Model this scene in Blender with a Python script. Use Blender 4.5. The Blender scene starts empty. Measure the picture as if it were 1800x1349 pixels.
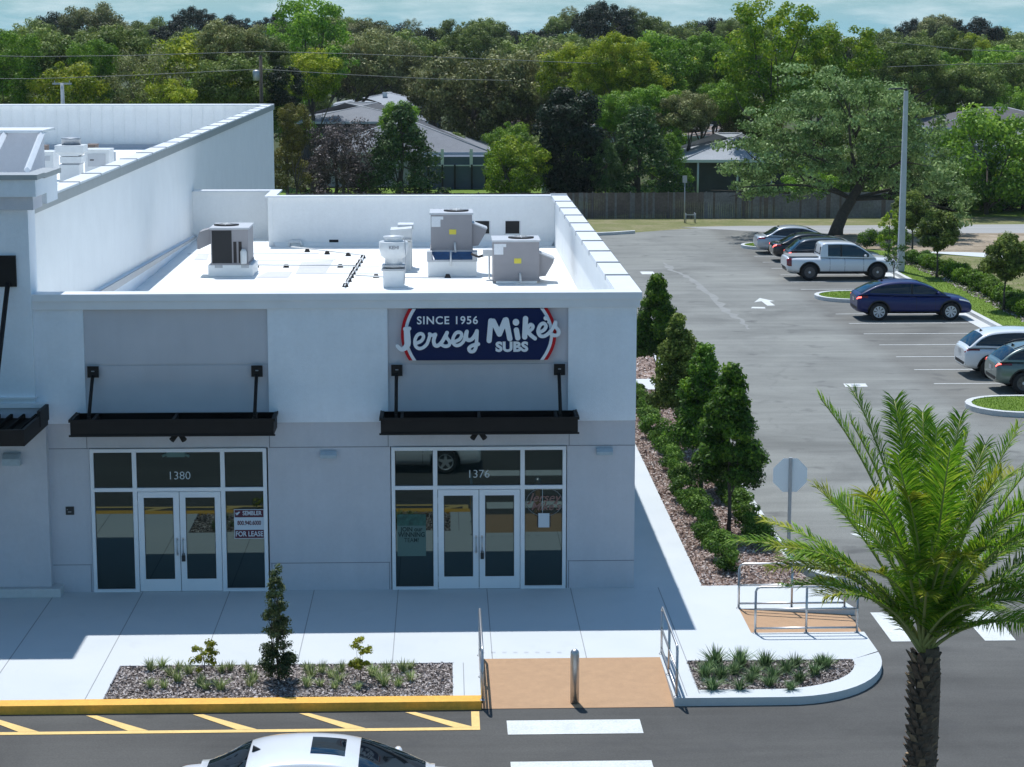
import bpy, math, random
import numpy as np
from math import radians, sin, cos, pi, sqrt, atan2, atan
from mathutils import Vector, Matrix

S = bpy.context.scene
COL = S.collection
random.seed(7)
# ------------------------------------------------------------------ camera
cam = bpy.data.cameras.new('camera')
camo = bpy.data.objects.new('camera', cam); COL.objects.link(camo)
CAMP = (0.0, -42.0, 11.4)
PITCH, YAW = 9.5287, 1.8777
camo.location = CAMP
camo.rotation_euler = (radians(90 - PITCH), 0, -radians(YAW))
cam.sensor_width = 36; cam.lens = 3640 / 1800 * 36
cam.clip_start = 0.5; cam.clip_end = 5000
S.camera = camo
# ------------------------------------------------------------------ world, sun, exposure
SUN = Vector((-0.83, 3.03, 6.26)).normalized()
W = bpy.data.worlds.new('World'); S.world = W; W.use_nodes = True
nt = W.node_tree; bg = nt.nodes['Background']; bg.inputs['Strength'].default_value = 0.098
sky = nt.nodes.new('ShaderNodeTexSky'); sky.sky_type = 'NISHITA'; sky.sun_disc = False
sky.sun_elevation = math.asin(SUN.z); sky.sun_rotation = atan2(SUN.x, SUN.y)
sky.air_density = 1.0; sky.dust_density = 0.3; sky.ozone_density = 3.0
def wn(t, **k):
    n = nt.nodes.new(t)
    for a, b in k.items(): setattr(n, a, b)
    return n
tc = wn('ShaderNodeTexCoord'); sp = wn('ShaderNodeSeparateXYZ'); nt.links.new(tc.outputs['Generated'], sp.inputs[0])
mp = wn('ShaderNodeMapping'); mp.inputs['Scale'].default_value = (13, 13, 70); nt.links.new(tc.outputs['Generated'], mp.inputs[0])
nz = wn('ShaderNodeTexNoise'); nz.inputs['Scale'].default_value = 1.6; nz.inputs['Detail'].default_value = 7; nz.inputs['Roughness'].default_value = .62
nt.links.new(mp.outputs[0], nz.inputs['Vector'])
rp = wn('ShaderNodeValToRGB'); rp.color_ramp.elements[0].position = .44; rp.color_ramp.elements[1].position = .66
nt.links.new(nz.outputs['Fac'], rp.inputs[0])
band = wn('ShaderNodeMapRange'); band.inputs[1].default_value = 0.0; band.inputs[2].default_value = 0.09
band.inputs[3].default_value = 1.0; band.inputs[4].default_value = 0.0
nt.links.new(sp.outputs['Z'], band.inputs[0])
low = wn('ShaderNodeMixRGB'); low.inputs[2].default_value = (2.75, 5.5, 6.9, 1)
nt.links.new(band.outputs[0], low.inputs[0]); hs_ = wn('ShaderNodeHueSaturation'); hs_.inputs['Saturation'].default_value = 1.85; nt.links.new(sky.outputs[0], hs_.inputs['Color']); nt.links.new(hs_.outputs[0], low.inputs[1])
cm = wn('ShaderNodeMath', operation='MULTIPLY'); cm.inputs[1].default_value = .7
nt.links.new(rp.outputs[0], cm.inputs[0])
cl = wn('ShaderNodeMixRGB'); cl.inputs[2].default_value = (6.4, 8.1, 8.8, 1)
nt.links.new(cm.outputs[0], cl.inputs[0]); nt.links.new(low.outputs[0], cl.inputs[1])
nt.links.new(cl.outputs[0], bg.inputs['Color'])
sl = bpy.data.lights.new('sun', 'SUN'); so = bpy.data.objects.new('sun', sl); COL.objects.link(so)
sl.energy = 4.4; sl.angle = radians(.53); sl.color = (.985, .99, 1.)
so.rotation_euler = SUN.to_track_quat('Z', 'Y').to_euler(); so.location = (0, 0, 40)
S.view_settings.view_transform = 'Standard'; S.view_settings.look = 'None'
S.view_settings.exposure = 0.0; S.view_settings.gamma = 1
S.cycles.max_bounces = 8; S.cycles.diffuse_bounces = 4; S.cycles.glossy_bounces = 3; S.cycles.transparent_max_bounces = 8

# ------------------------------------------------------------------ pixel of the photo -> point on a real plane
_th, _ps, _f = radians(PITCH), radians(YAW), 3640.
_F = np.array([sin(_ps) * cos(_th), cos(_ps) * cos(_th), -sin(_th)]); _R = np.array([cos(_ps), -sin(_ps), 0.]); _U = np.cross(_R, _F)
def at(px, py, Y=None, Z=None):
    d = _F + _R * (px - 900) / _f - _U * (py - 674.5) / _f
    t = (Y - CAMP[1]) / d[1] if Y is not None else (Z - CAMP[2]) / d[2]
    return Vector([CAMP[i] + t * d[i] for i in range(3)])

# ------------------------------------------------------------------ materials
def mat(name, col, rough=.8, metal=0., var=0., vscale=3., bump=0., bscale=40., spec=.5, coat=0., detail=4, emis=None, var2=0., v2scale=.3, ior=None, streak=0.):
    m = bpy.data.materials.new(name); m.use_nodes = True
    t = m.node_tree; b = t.nodes['Principled BSDF']
    b.inputs['Base Color'].default_value = (*col, 1); b.inputs['Roughness'].default_value = rough
    b.inputs['Metallic'].default_value = metal; b.inputs['Specular IOR Level'].default_value = spec
    if ior: b.inputs['IOR'].default_value = ior
    if coat: b.inputs['Coat Weight'].default_value = coat; b.inputs['Coat Roughness'].default_value = .04
    if emis: b.inputs['Emission Color'].default_value = (*emis[:3], 1); b.inputs['Emission Strength'].default_value = emis[3]
    c = t.nodes.new('ShaderNodeTexCoord')
    prev = None
    for v, s in ((var, vscale), (var2, v2scale)):
        if not v: continue
        n = t.nodes.new('ShaderNodeTexNoise'); n.inputs['Scale'].default_value = s; n.inputs['Detail'].default_value = detail; n.inputs['Roughness'].default_value = .6
        t.links.new(c.outputs['Object'], n.inputs['Vector'])
        r = t.nodes.new('ShaderNodeMapRange'); r.inputs[1].default_value = .25; r.inputs[2].default_value = .75; r.inputs[3].default_value = 1 - v; r.inputs[4].default_value = 1 + v
        t.links.new(n.outputs['Fac'], r.inputs[0])
        x = t.nodes.new('ShaderNodeVectorMath'); x.operation = 'SCALE'
        if prev is None: x.inputs[0].default_value = col
        else: t.links.new(prev, x.inputs[0])
        t.links.new(r.outputs[0], x.inputs['Scale']); prev = x.outputs[0]
    if streak:
        mp_ = t.nodes.new('ShaderNodeMapping'); mp_.inputs['Scale'].default_value = (7, 7, .35); t.links.new(c.outputs['Object'], mp_.inputs[0])
        n = t.nodes.new('ShaderNodeTexNoise'); n.inputs['Scale'].default_value = 1.; n.inputs['Detail'].default_value = 6; t.links.new(mp_.outputs[0], n.inputs['Vector'])
        r = t.nodes.new('ShaderNodeMapRange'); r.inputs[1].default_value = .35; r.inputs[2].default_value = .6; r.inputs[3].default_value = 1 - streak; r.inputs[4].default_value = 1.; t.links.new(n.outputs['Fac'], r.inputs[0])
        x = t.nodes.new('ShaderNodeVectorMath'); x.operation = 'SCALE'
        if prev is None: x.inputs[0].default_value = col
        else: t.links.new(prev, x.inputs[0])
        t.links.new(r.outputs[0], x.inputs['Scale']); prev = x.outputs[0]
    if prev is not None: t.links.new(prev, b.inputs['Base Color'])
    if bump:
        n = t.nodes.new('ShaderNodeTexNoise'); n.inputs['Scale'].default_value = bscale; n.inputs['Detail'].default_value = 3
        t.links.new(c.outputs['Object'], n.inputs['Vector'])
        bp = t.nodes.new('ShaderNodeBump'); bp.inputs['Strength'].default_value = bump; bp.inputs['Distance'].default_value = .02
        t.links.new(n.outputs['Fac'], bp.inputs['Height']); t.links.new(bp.outputs[0], b.inputs['Normal'])
    return m

def leafmat(name, c1, c2, c3=None, trans=.3, rough=.5):
    """leaf colours run between c1 and c2 by leaf (attribute) and by clump (noise)"""
    m = bpy.data.materials.new(name); m.use_nodes = True; t = m.node_tree; b = t.nodes['Principled BSDF']
    b.inputs['Roughness'].default_value = max(rough, .55); b.inputs['Specular IOR Level'].default_value = .18
    a = t.nodes.new('ShaderNodeAttribute'); a.attribute_name = 'shade'
    oi = t.nodes.new('ShaderNodeObjectInfo')
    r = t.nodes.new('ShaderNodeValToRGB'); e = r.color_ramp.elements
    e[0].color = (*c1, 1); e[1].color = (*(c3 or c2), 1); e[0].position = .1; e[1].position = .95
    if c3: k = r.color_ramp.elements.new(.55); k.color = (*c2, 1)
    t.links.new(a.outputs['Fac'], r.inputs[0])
    hs = t.nodes.new('ShaderNodeHueSaturation')
    mr = t.nodes.new('ShaderNodeMapRange'); mr.inputs[3].default_value = .8; mr.inputs[4].default_value = 1.22
    t.links.new(oi.outputs['Random'], mr.inputs[0]); t.links.new(mr.outputs[0], hs.inputs['Value'])
    t.links.new(r.outputs[0], hs.inputs['Color']); t.links.new(hs.outputs[0], b.inputs['Base Color'])
    tr = t.nodes.new('ShaderNodeBsdfTranslucent'); t.links.new(hs.outputs[0], tr.inputs['Color'])
    mx = t.nodes.new('ShaderNodeMixShader'); mx.inputs[0].default_value = trans
    t.links.new(b.outputs[0], mx.inputs[1]); t.links.new(tr.outputs[0], mx.inputs[2])
    t.links.new(mx.outputs[0], t.nodes['Material Output'].inputs['Surface'])
    return m

M = {}
M['white_wall'] = mat('white_wall', (.87, .88, .87), .75, var=.035, vscale=1.2, var2=.03, v2scale=12, bump=.25, bscale=60, streak=.018)
M['stucco_white'] = mat('stucco_white', (.80, .85, .90), .8, var=.05, vscale=1.1, var2=.03, v2scale=14, bump=.35, bscale=70, streak=.018)
M['stucco_grey'] = mat('stucco_grey', (.58, .59, .63), .85, var=.05, vscale=1.3, var2=.03, v2scale=14, bump=.35, bscale=70, streak=.018)
M['panel_grey'] = mat('panel_grey', (.56, .565, .60), .85, var=.05, vscale=1.2, bump=.3, bscale=70, streak=.018)
M['cap_metal'] = mat('cap_metal', (.76, .78, .80), .45, var=.05, vscale=2)
M['cap_lap'] = mat('cap_seam', (.33, .35, .36), .5)  # grey joints where the cap pieces lap
M['cap_grey'] = mat('cap_grey', (.36, .38, .38), .5, var=.06, vscale=3)
M['roof_white'] = mat('roof_membrane', (.89, .90, .88), .65, var=.04, vscale=.8, var2=.03, v2scale=8)
M['roof_patch'] = mat('roof_walkway_pad', (.60, .60, .60), .8, var=.05, vscale=4)
M['seam'] = mat('joint_dark', (.22, .23, .26), .9)
M['joint'] = mat('concrete_joint', (.30, .31, .32), .95)
M['bronze'] = mat('dark_bronze', (.013, .0115, .011), .6, spec=.25, var=.15, vscale=4)
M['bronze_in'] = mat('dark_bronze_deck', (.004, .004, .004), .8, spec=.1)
M['alum'] = mat('white_aluminium', (.80, .83, .86), .38, var=.03, vscale=2)
M['gasket'] = mat('black_gasket', (.02, .02, .02), .6)
M['glass'] = mat('tinted_glass', (.004, .009, .009), .015, ior=2.0, spec=.5); M['glass'].node_tree.nodes['Principled BSDF'].inputs['Specular Tint'].default_value = (.66, .86, .84, 1)
M['steel'] = mat('brushed_steel', (.55, .55, .55), .40, metal=1., var=.06, vscale=9)
M['galv'] = mat('galvanised_steel', (.42, .44, .46), .5, metal=.6, var=.1, vscale=5)
M['hvac'] = mat('grey_cabinet', (.30, .29, .30), .6, var=.05, vscale=3)
M['hvac_top'] = mat('pale_cabinet_top', (.50, .52, .54), .5, var=.05, vscale=3)
M['white_metal'] = mat('white_metal', (.68, .70, .70), .45, var=.05, vscale=6)
M['black'] = mat('black_void', (.006, .006, .007), .7)
M['coil'] = mat('condenser_coil', (.012, .013, .015), .6, var=.4, vscale=60)
M['sticker_y'] = mat('yellow_sticker', (.70, .60, .06), .5)
M['sticker_w'] = mat('white_sticker', (.72, .74, .76), .6, var=.06, vscale=20)
M['blue_gap_shade'] = mat('blue_shaded_gap', (.035, .12, .26), .3, var=.3, vscale=6)  # blue stands for the shaded, reflecting gap under the raised unit
M['pvc'] = mat('pvc_pipe', (.78, .78, .76), .4)
M['rubber_block'] = mat('rubber_block', (.035, .03, .03), .85)
M['navy'] = mat('navy_board', (.004, .014, .075), .6, spec=.2)
M['sign_white'] = mat('sign_white', (.80, .84, .88), .5)
M['sign_red'] = mat('sign_red', (.50, .010, .018), .6, spec=.2)
M['vinyl_w'] = mat('white_vinyl', (.55, .60, .62), .5)
M['mint'] = mat('mint_paper', (.10, .175, .155), .7)
M['ink'] = mat('dark_ink', (.01, .03, .03), .7)
M['ink_green'] = mat('green_ink', (.03, .10, .08), .7, var=.5, vscale=9)
M['maroon'] = mat('maroon_print', (.09, .012, .03), .6)
M['paper'] = mat('paper_white', (.60, .66, .72), .7)
M['neon_off'] = mat('neon_tube', (.20, .20, .20), .3)
M['neon_pink'] = mat('neon_tube_pink', (.22, .12, .11), .3)
M['yellow_kerb'] = mat('yellow_kerb_paint', (.80, .43, .055), .7, var=.12, vscale=2.5, var2=.15, v2scale=14)
M['yellow_line'] = mat('yellow_line_paint', (.80, .55, .20), .8, var=.10, vscale=3, var2=.10, v2scale=25)
M['white_line'] = mat('white_line_paint', (.64, .66, .64), .8, var=.10, vscale=3, var2=.16, v2scale=22)
M['tan'] = mat('tan_tactile_paving', (.50, .31, .175), .9, var=.08, vscale=5, var2=.08, v2scale=60, bump=.5, bscale=120)
M['kerb'] = mat('kerb_concrete', (.60, .615, .61), .85, var=.07, vscale=1.5, var2=.06, v2scale=14)
M['trunk'] = mat('bark', (.085, .07, .055), .9, var=.3, vscale=8, bump=.8, bscale=20)
M['stem'] = mat('thin_stem', (.10, .085, .07), .9, var=.25, vscale=20)
M['palmbark'] = mat('palm_bark', (.16, .11, .075), .95, var=.45, vscale=14, bump=.9, bscale=30)
M['palmboot'] = mat('palm_leaf_base', (.32, .22, .13), .9, var=.4, vscale=16)
M['fence'] = mat('weathered_board', (.17, .172, .185), .9, var=.3, vscale=.6, var2=.25, v2scale=7)
M['fenceb'] = mat('weathered_board_brown', (.125, .105, .10), .9, var=.3, vscale=.9, var2=.25, v2scale=7)
M['tyre'] = mat('tyre_rubber', (.015, .015, .016), .85)
M['rim'] = mat('alloy_rim', (.62, .64, .66), .4, metal=.2)
M['rim_dark'] = mat('dark_rim', (.10, .10, .105), .35, metal=.5)
M['carglass'] = mat('car_glass', (.006, .009, .012), .03, ior=1.7)
M['trimb'] = mat('black_trim', (.015, .015, .016), .55)
M['lamp_r'] = mat('red_lamp', (.22, .004, .006), .12, coat=1.)
M['lamp_glint'] = mat('red_lamp_glint', (.5, .02, .02), .2, emis=(1, .12, .10, 5.))  # glow stands in for sun glints on the tail lights
M['lamp_w'] = mat('clear_lamp', (.55, .58, .60), .1, coat=1.)
M['plate'] = mat('number_plate', (.5, .5, .5), .5)
M['signback'] = mat('bare_aluminium_back', (.86, .90, .91), .6)
M['shingle'] = mat('grey_shingles', (.205, .215, .235), .9, var=.10, vscale=1.2, var2=.14, v2scale=9)
M['shingle_pale'] = mat('pale_grey_shingles', (.34, .36, .38), .9, var=.10, vscale=1.2, var2=.10, v2scale=9)
M['shingle_dark'] = mat('dark_shingles', (.095, .09, .095), .9, var=.15, vscale=1.2, var2=.14, v2scale=9)
M['shingle_brown'] = mat('brown_shingles', (.22, .17, .145), .9, var=.15, vscale=1.2, var2=.14, v2scale=9)
M['house_wall'] = mat('house_wall', (.42, .43, .42), .85, var=.06, vscale=1)
M['house_white'] = mat('house_white', (.62, .65, .68), .85, var=.06, vscale=1)
M['house_shaded'] = mat('house_shade', (.05, .055, .06), .8, var=.2, vscale=1)  # wall colour darkened to stand for shade under the eaves
M['screen'] = mat('screen_mesh', (.055, .085, .13), .6, var=.15, vscale=.8)
M['fascia'] = mat('white_fascia', (.62, .64, .65), .6)
M['pole_conc'] = mat('concrete_pole', (.52, .55, .57), .75, var=.10, vscale=2)
M['wire'] = mat('wire', (.16, .17, .16), .6)
M['lampb'] = mat('lamp_bronze', (.03, .028, .026), .5)
M['emlight'] = mat('wall_pack', (.42, .50, .55), .35, var=.1, vscale=12)

def carpaint(name, col, metal=.15, rough=.32): return mat(name, col, rough, metal=metal, coat=1.)

def ground_mat(name, kind):
    m = bpy.data.materials.new(name); m.use_nodes = True; t = m.node_tree; b = t.nodes['Principled BSDF']; b.inputs['Roughness'].default_value = .93
    b.inputs['Specular IOR Level'].default_value = .25
    c = t.nodes.new('ShaderNodeTexCoord')
    def noise(scale, det=5, rough=.6, dist=0., vec=None):
        n = t.nodes.new('ShaderNodeTexNoise'); n.inputs['Scale'].default_value = scale; n.inputs['Detail'].default_value = det
        n.inputs['Roughness'].default_value = rough; n.inputs['Distortion'].default_value = dist
        t.links.new(vec or c.outputs['Object'], n.inputs['Vector']); return n.outputs['Fac']
    def ramp(fac, stops):
        r = t.nodes.new('ShaderNodeValToRGB'); e = r.color_ramp.elements
        e[0].position, e[0].color = stops[0][0], (*stops[0][1], 1); e[1].position, e[1].color = stops[-1][0], (*stops[-1][1], 1)
        for p, k in stops[1:-1]: q = e.new(p); q.color = (*k, 1)
        t.links.new(fac, r.inputs[0]); return r.outputs[0]
    def mix(a, bb, fac, mode='MIX'):
        x = t.nodes.new('ShaderNodeMixRGB'); x.blend_type = mode
        if isinstance(fac, float): x.inputs[0].default_value = fac
        else: t.links.new(fac, x.inputs[0])
        for i, v in ((1, a), (2, bb)):
            if isinstance(v, tuple): x.inputs[i].default_value = (*v, 1)
            else: t.links.new(v, x.inputs[i])
        return x.outputs[0]
    def mapping(sc, rot=0.):
        q = t.nodes.new('ShaderNodeMapping'); q.inputs['Scale'].default_value = sc; q.inputs['Rotation'].default_value = (0, 0, rot)
        t.links.new(c.outputs['Object'], q.inputs[0]); return q.outputs[0]
    if kind == 'asphalt':
        # old pale asphalt in the car park, newer darker asphalt in the lane before the shops
        s = t.nodes.new('ShaderNodeSeparateXYZ'); t.links.new(c.outputs['Object'], s.inputs[0])
        nn = noise(.25, 4)
        ad = t.nodes.new('ShaderNodeMath'); ad.operation = 'MULTIPLY_ADD'; ad.inputs[1].default_value = 6.; t.links.new(nn, ad.inputs[0]); t.links.new(s.outputs['Y'], ad.inputs[2])
        g = t.nodes.new('ShaderNodeMapRange'); g.inputs[1].default_value = -5.; g.inputs[2].default_value = 12.; g.interpolation_type = 'SMOOTHSTEP'; t.links.new(ad.outputs[0], g.inputs[0])
        base = mix((.098, .096, .090), (.236, .240, .222), g.outputs[0])
        v = ramp(noise(.22, 6, .62, .6), [(.28, (.72, .72, .72)), (.5, (1, 1, 1)), (.75, (1.2, 1.2, 1.18))])
        base = mix(base, v, 1., 'MULTIPLY')
        v = ramp(noise(1, 5, .6, .3, mapping((.1, 1.1, 1))), [(.3, (.82, .82, .82)), (.7, (1.12, 1.12, 1.12))])
        base = mix(base, v, 1., 'MULTIPLY')
        v = ramp(noise(28, 3, .7), [(.3, (.86, .86, .86)), (.7, (1.14, 1.14, 1.14))])
        base = mix(base, v, 1., 'MULTIPLY')
        vo = t.nodes.new('ShaderNodeTexVoronoi'); vo.feature = 'DISTANCE_TO_EDGE'; vo.inputs['Scale'].default_value = .17
        w = t.nodes.new('ShaderNodeVectorMath'); w.operation = 'MULTIPLY_ADD'
        nv = t.nodes.new('ShaderNodeTexNoise'); nv.inputs['Scale'].default_value = .8; nv.inputs['Detail'].default_value = 6; t.links.new(c.outputs['Object'], nv.inputs['Vector'])
        t.links.new(nv.outputs['Color'], w.inputs[0]); w.inputs[1].default_value = (1.8, 1.8, 0); t.links.new(c.outputs['Object'], w.inputs[2])
        t.links.new(w.outputs[0], vo.inputs['Vector'])
        cr = ramp(vo.outputs['Distance'], [(.0, (1, 1, 1)), (.006, (0, 0, 0))])
        gate = ramp(noise(.12, 3), [(.48, (0, 0, 0)), (.6, (.22, .22, .22))])
        base = mix(base, (.085, .085, .085), mix(cr, gate, 1., 'MULTIPLY'))
        xa_ = t.nodes.new('ShaderNodeMath'); xa_.operation = 'MULTIPLY_ADD'; xa_.inputs[1].default_value = 1.6; t.links.new(noise(.5, 4), xa_.inputs[0]); t.links.new(s.outputs['X'], xa_.inputs[2])
        g2 = t.nodes.new('ShaderNodeMapRange'); g2.inputs[1].default_value = 16.4; g2.inputs[2].default_value = 17.2; t.links.new(xa_.outputs[0], g2.inputs[0])
        g3 = t.nodes.new('ShaderNodeMapRange'); g3.inputs[1].default_value = 15.; g3.inputs[2].default_value = 20.; t.links.new(s.outputs['Y'], g3.inputs[0])
        gm = t.nodes.new('ShaderNodeMath'); gm.operation = 'MULTIPLY'; t.links.new(g2.outputs[0], gm.inputs[0]); t.links.new(g3.outputs[0], gm.inputs[1])
        base = mix(base, mix(base, (.80, .78, .77), 1., 'MULTIPLY'), gm.outputs[0])
        # oil drips, dark
        od = ramp(noise(.9, 4, .5, .2), [(.62, (0, 0, 0)), (.74, (.5, .5, .5))])
        base = mix(base, (.07, .07, .07), od)
        t.links.new(base, b.inputs['Base Color'])
        bp = t.nodes.new('ShaderNodeBump'); bp.inputs['Strength'].default_value = .35; bp.inputs['Distance'].default_value = .01
        t.links.new(noise(60, 2), bp.inputs['Height']); t.links.new(bp.outputs[0], b.inputs['Normal'])
    elif kind == 'road':
        base = ramp(noise(.5, 5, .6, .4, mapping((.15, 1, 1))), [(.25, (.30, .30, .295)), (.75, (.42, .42, .41))])
        base = mix(base, ramp(noise(20, 3), [(.3, (.92, .92, .92)), (.7, (1.08, 1.08, 1.08))]), 1., 'MULTIPLY')
        t.links.new(base, b.inputs['Base Color'])
    elif kind == 'concrete':
        base = ramp(noise(.5, 6, .6, .3), [(.2, (.555, .59, .60)), (.5, (.60, .63, .635)), (.8, (.64, .66, .66))])
        base = mix(base, ramp(noise(35, 3), [(.3, (.96, .96, .96)), (.7, (1.04, 1.04, 1.04))]), 1., 'MULTIPLY')
        base = mix(base, (.50, .52, .52), ramp(noise(1.5, 5, .6, 1.), [(.60, (0, 0, 0)), (.80, (.4, .4, .4))]))
        t.links.new(base, b.inputs['Base Color'])
    elif kind == 'grass':
        base = ramp(noise(.6, 6, .65), [(.25, (.10, .165, .022)), (.5, (.15, .24, .03)), (.75, (.21, .29, .05))])
        base = mix(base, ramp(noise(14, 4, .8), [(.3, (.55, .6, .5)), (.7, (1.4, 1.35, 1.3))]), 1., 'MULTIPLY')
        t.links.new(base, b.inputs['Base Color'])
        bp = t.nodes.new('ShaderNodeBump'); bp.inputs['Strength'].default_value = .8; bp.inputs['Distance'].default_value = .05
        t.links.new(noise(25, 4), bp.inputs['Height']); t.links.new(bp.outputs[0], b.inputs['Normal'])
    elif kind == 'drygrass':
        base = ramp(noise(.35, 6, .7, .5), [(.3, (.13, .155, .05)), (.48, (.20, .20, .085)), (.62, (.27, .24, .14)), (.8, (.34, .29, .20))])
        base = mix(base, ramp(noise(6, 5, .8), [(.3, (.6, .62, .55)), (.7, (1.3, 1.28, 1.25))]), 1., 'MULTIPLY')
        t.links.new(base, b.inputs['Base Color'])
    elif kind == 'dirt':
        base = ramp(noise(.35, 7, .7, .8, mapping((.5, 1.5, 1))), [(.3, (.20, .155, .10)), (.5, (.33, .265, .19)), (.66, (.46, .38, .29)), (.8, (.23, .22, .11))])
        base = mix(base, ramp(noise(5, 5, .8), [(.3, (.65, .65, .65)), (.7, (1.3, 1.3, 1.3))]), 1., 'MULTIPLY')
        t.links.new(base, b.inputs['Base Color'])
    elif kind == 'earth':
        base = ramp(noise(.08, 6, .7, .5), [(.3, (.025, .035, .012)), (.55, (.06, .075, .022)), (.75, (.11, .12, .05))])
        t.links.new(base, b.inputs['Base Color'])
    elif kind in ('mulch', 'mulch_red'):
        vo = t.nodes.new('ShaderNodeTexVoronoi'); vo.inputs['Scale'].default_value = 16; vo.inputs['Randomness'].default_value = 1
        t.links.new(mapping((1, 1.7, 1), .5), vo.inputs['Vector'])
        sh = t.nodes.new('ShaderNodeSeparateXYZ'); t.links.new(vo.outputs['Color'], sh.inputs[0])
        if kind == 'mulch': st = [(.0, (.07, .06, .055)), (.35, (.22, .195, .18)), (.7, (.40, .37, .35)), (1., (.60, .58, .56))]
        else: st = [(.0, (.055, .032, .022)), (.35, (.20, .13, .10)), (.7, (.36, .26, .21)), (1., (.52, .43, .37))]
        base = ramp(sh.outputs[0], st)
        base = mix(base, ramp(noise(1.2, 4), [(.3, (.75, .75, .75)), (.7, (1.25, 1.22, 1.2))]), 1., 'MULTIPLY')
        t.links.new(base, b.inputs['Base Color'])
    return m
for k in ('asphalt', 'road', 'concrete', 'grass', 'drygrass', 'dirt', 'earth', 'mulch', 'mulch_red'): M['g_' + k] = ground_mat(k + '_ground', k)

def chipmat(name, c1, c2, c3):
    m = leafmat(name, c1, c2, c3, trans=0., rough=.9); return m
M['chips'] = chipmat('wood_chips_grey', (.13, .105, .092), (.36, .31, .285), (.62, .56, .53))
M['chips_red'] = chipmat('wood_chips_red', (.22, .15, .12), (.52, .40, .35), (.74, .66, .61))
M['lf_oak'] = leafmat('oak_leaves', (0.065, 0.102, 0.018), (0.161, 0.228, 0.044), (0.338, 0.393, 0.102), .25)
M['lf_oak2'] = leafmat('live_oak_leaves', (0.071, 0.123, 0.027), (0.177, 0.268, 0.075), (0.425, 0.556, 0.217), .2)
M['lf_moss'] = leafmat('mossy_oak_leaves', (0.088, 0.096, 0.033), (0.212, 0.228, 0.074), (0.414, 0.417, 0.166), .22)
M['lf_green'] = leafmat('mid_green_leaves', (0.062, 0.140, 0.015), (0.168, 0.316, 0.029), (0.338, 0.505, 0.054), .3)
M['lf_bright'] = leafmat('bright_green_leaves', (0.085, 0.176, 0.009), (0.228, 0.370, 0.018), (0.437, 0.510, 0.045), .35)
M['lf_yellow'] = leafmat('yellow_green_leaves', (0.095, 0.148, 0.009), (0.265, 0.351, 0.018), (0.494, 0.510, 0.045), .35)
M['lf_dark'] = leafmat('dark_conifer_leaves', (.008, .016, .008), (.016, .032, .014), (.032, .058, .022), .1)
M['lf_blue'] = leafmat('blue_green_leaves', (0.030, 0.068, 0.019), (0.069, 0.140, 0.036), (0.144, 0.229, 0.067), .2)
M['lf_brown'] = leafmat('brown_twigs_leaves', (0.050, 0.037, 0.033), (0.125, 0.100, 0.094), (0.275, 0.231, 0.225), .1)
M['lf_olive'] = leafmat('rusty_olive_leaves', (0.074, 0.073, 0.018), (0.160, 0.156, 0.030), (0.318, 0.290, 0.060), .2)
M['lf_street'] = leafmat('holly_leaves', (0.032, 0.071, 0.013), (0.090, 0.200, 0.020), (0.261, 0.420, 0.036), .3, .4)
M['lf_street2'] = leafmat('holly_leaves_olive', (0.048, 0.076, 0.016), (0.151, 0.209, 0.036), (0.339, 0.400, 0.081), .3, .4)
M['lf_hedge'] = leafmat('hedge_leaves', (0.026, 0.068, 0.013), (0.086, 0.188, 0.022), (0.202, 0.330, 0.048), .3, .4)
M['lf_hedge2'] = leafmat('bright_hedge_leaves', (0.029, 0.069, 0.007), (0.103, 0.207, 0.011), (0.218, 0.345, 0.025), .3, .4)
M['lf_juniper'] = leafmat('juniper_leaves', (0.032, 0.051, 0.020), (0.087, 0.123, 0.043), (0.217, 0.246, 0.102), .2)
M['lf_grass'] = leafmat('grass_blades', (0.147, 0.196, 0.074), (0.319, 0.416, 0.147), (0.600, 0.600, 0.343), .3)
M['lf_grassd'] = leafmat('dark_strap_leaves', (0.043, 0.092, 0.033), (0.122, 0.205, 0.081), (0.328, 0.437, 0.192), .2)
M['lf_yshrub'] = leafmat('yellow_shrub_leaves', (.16, .19, .02), (.36, .40, .04), (.58, .55, .07), .4)
M['lf_palm'] = leafmat('palm_leaflets', (0.067, 0.163, 0.013), (0.197, 0.392, 0.022), (0.504, 0.582, 0.055), .38, .38)
M['lf_palmy'] = leafmat('yellowing_palm_leaflets', (0.132, 0.185, 0.013), (0.343, 0.396, 0.020), (0.600, 0.554, 0.079), .35, .4)
M['rachis'] = mat('palm_midrib', (.30, .32, .10), .5, var=.2, vscale=6)
M['drylawn'] = leafmat('dry_blades', (.12, .14, .04), (.20, .20, .08), (.32, .29, .16), .2, .7)
M['lawn'] = leafmat('lawn_blades', (.12, .21, .02), (.19, .31, .03), (.30, .40, .07), .4, .6)

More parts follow.
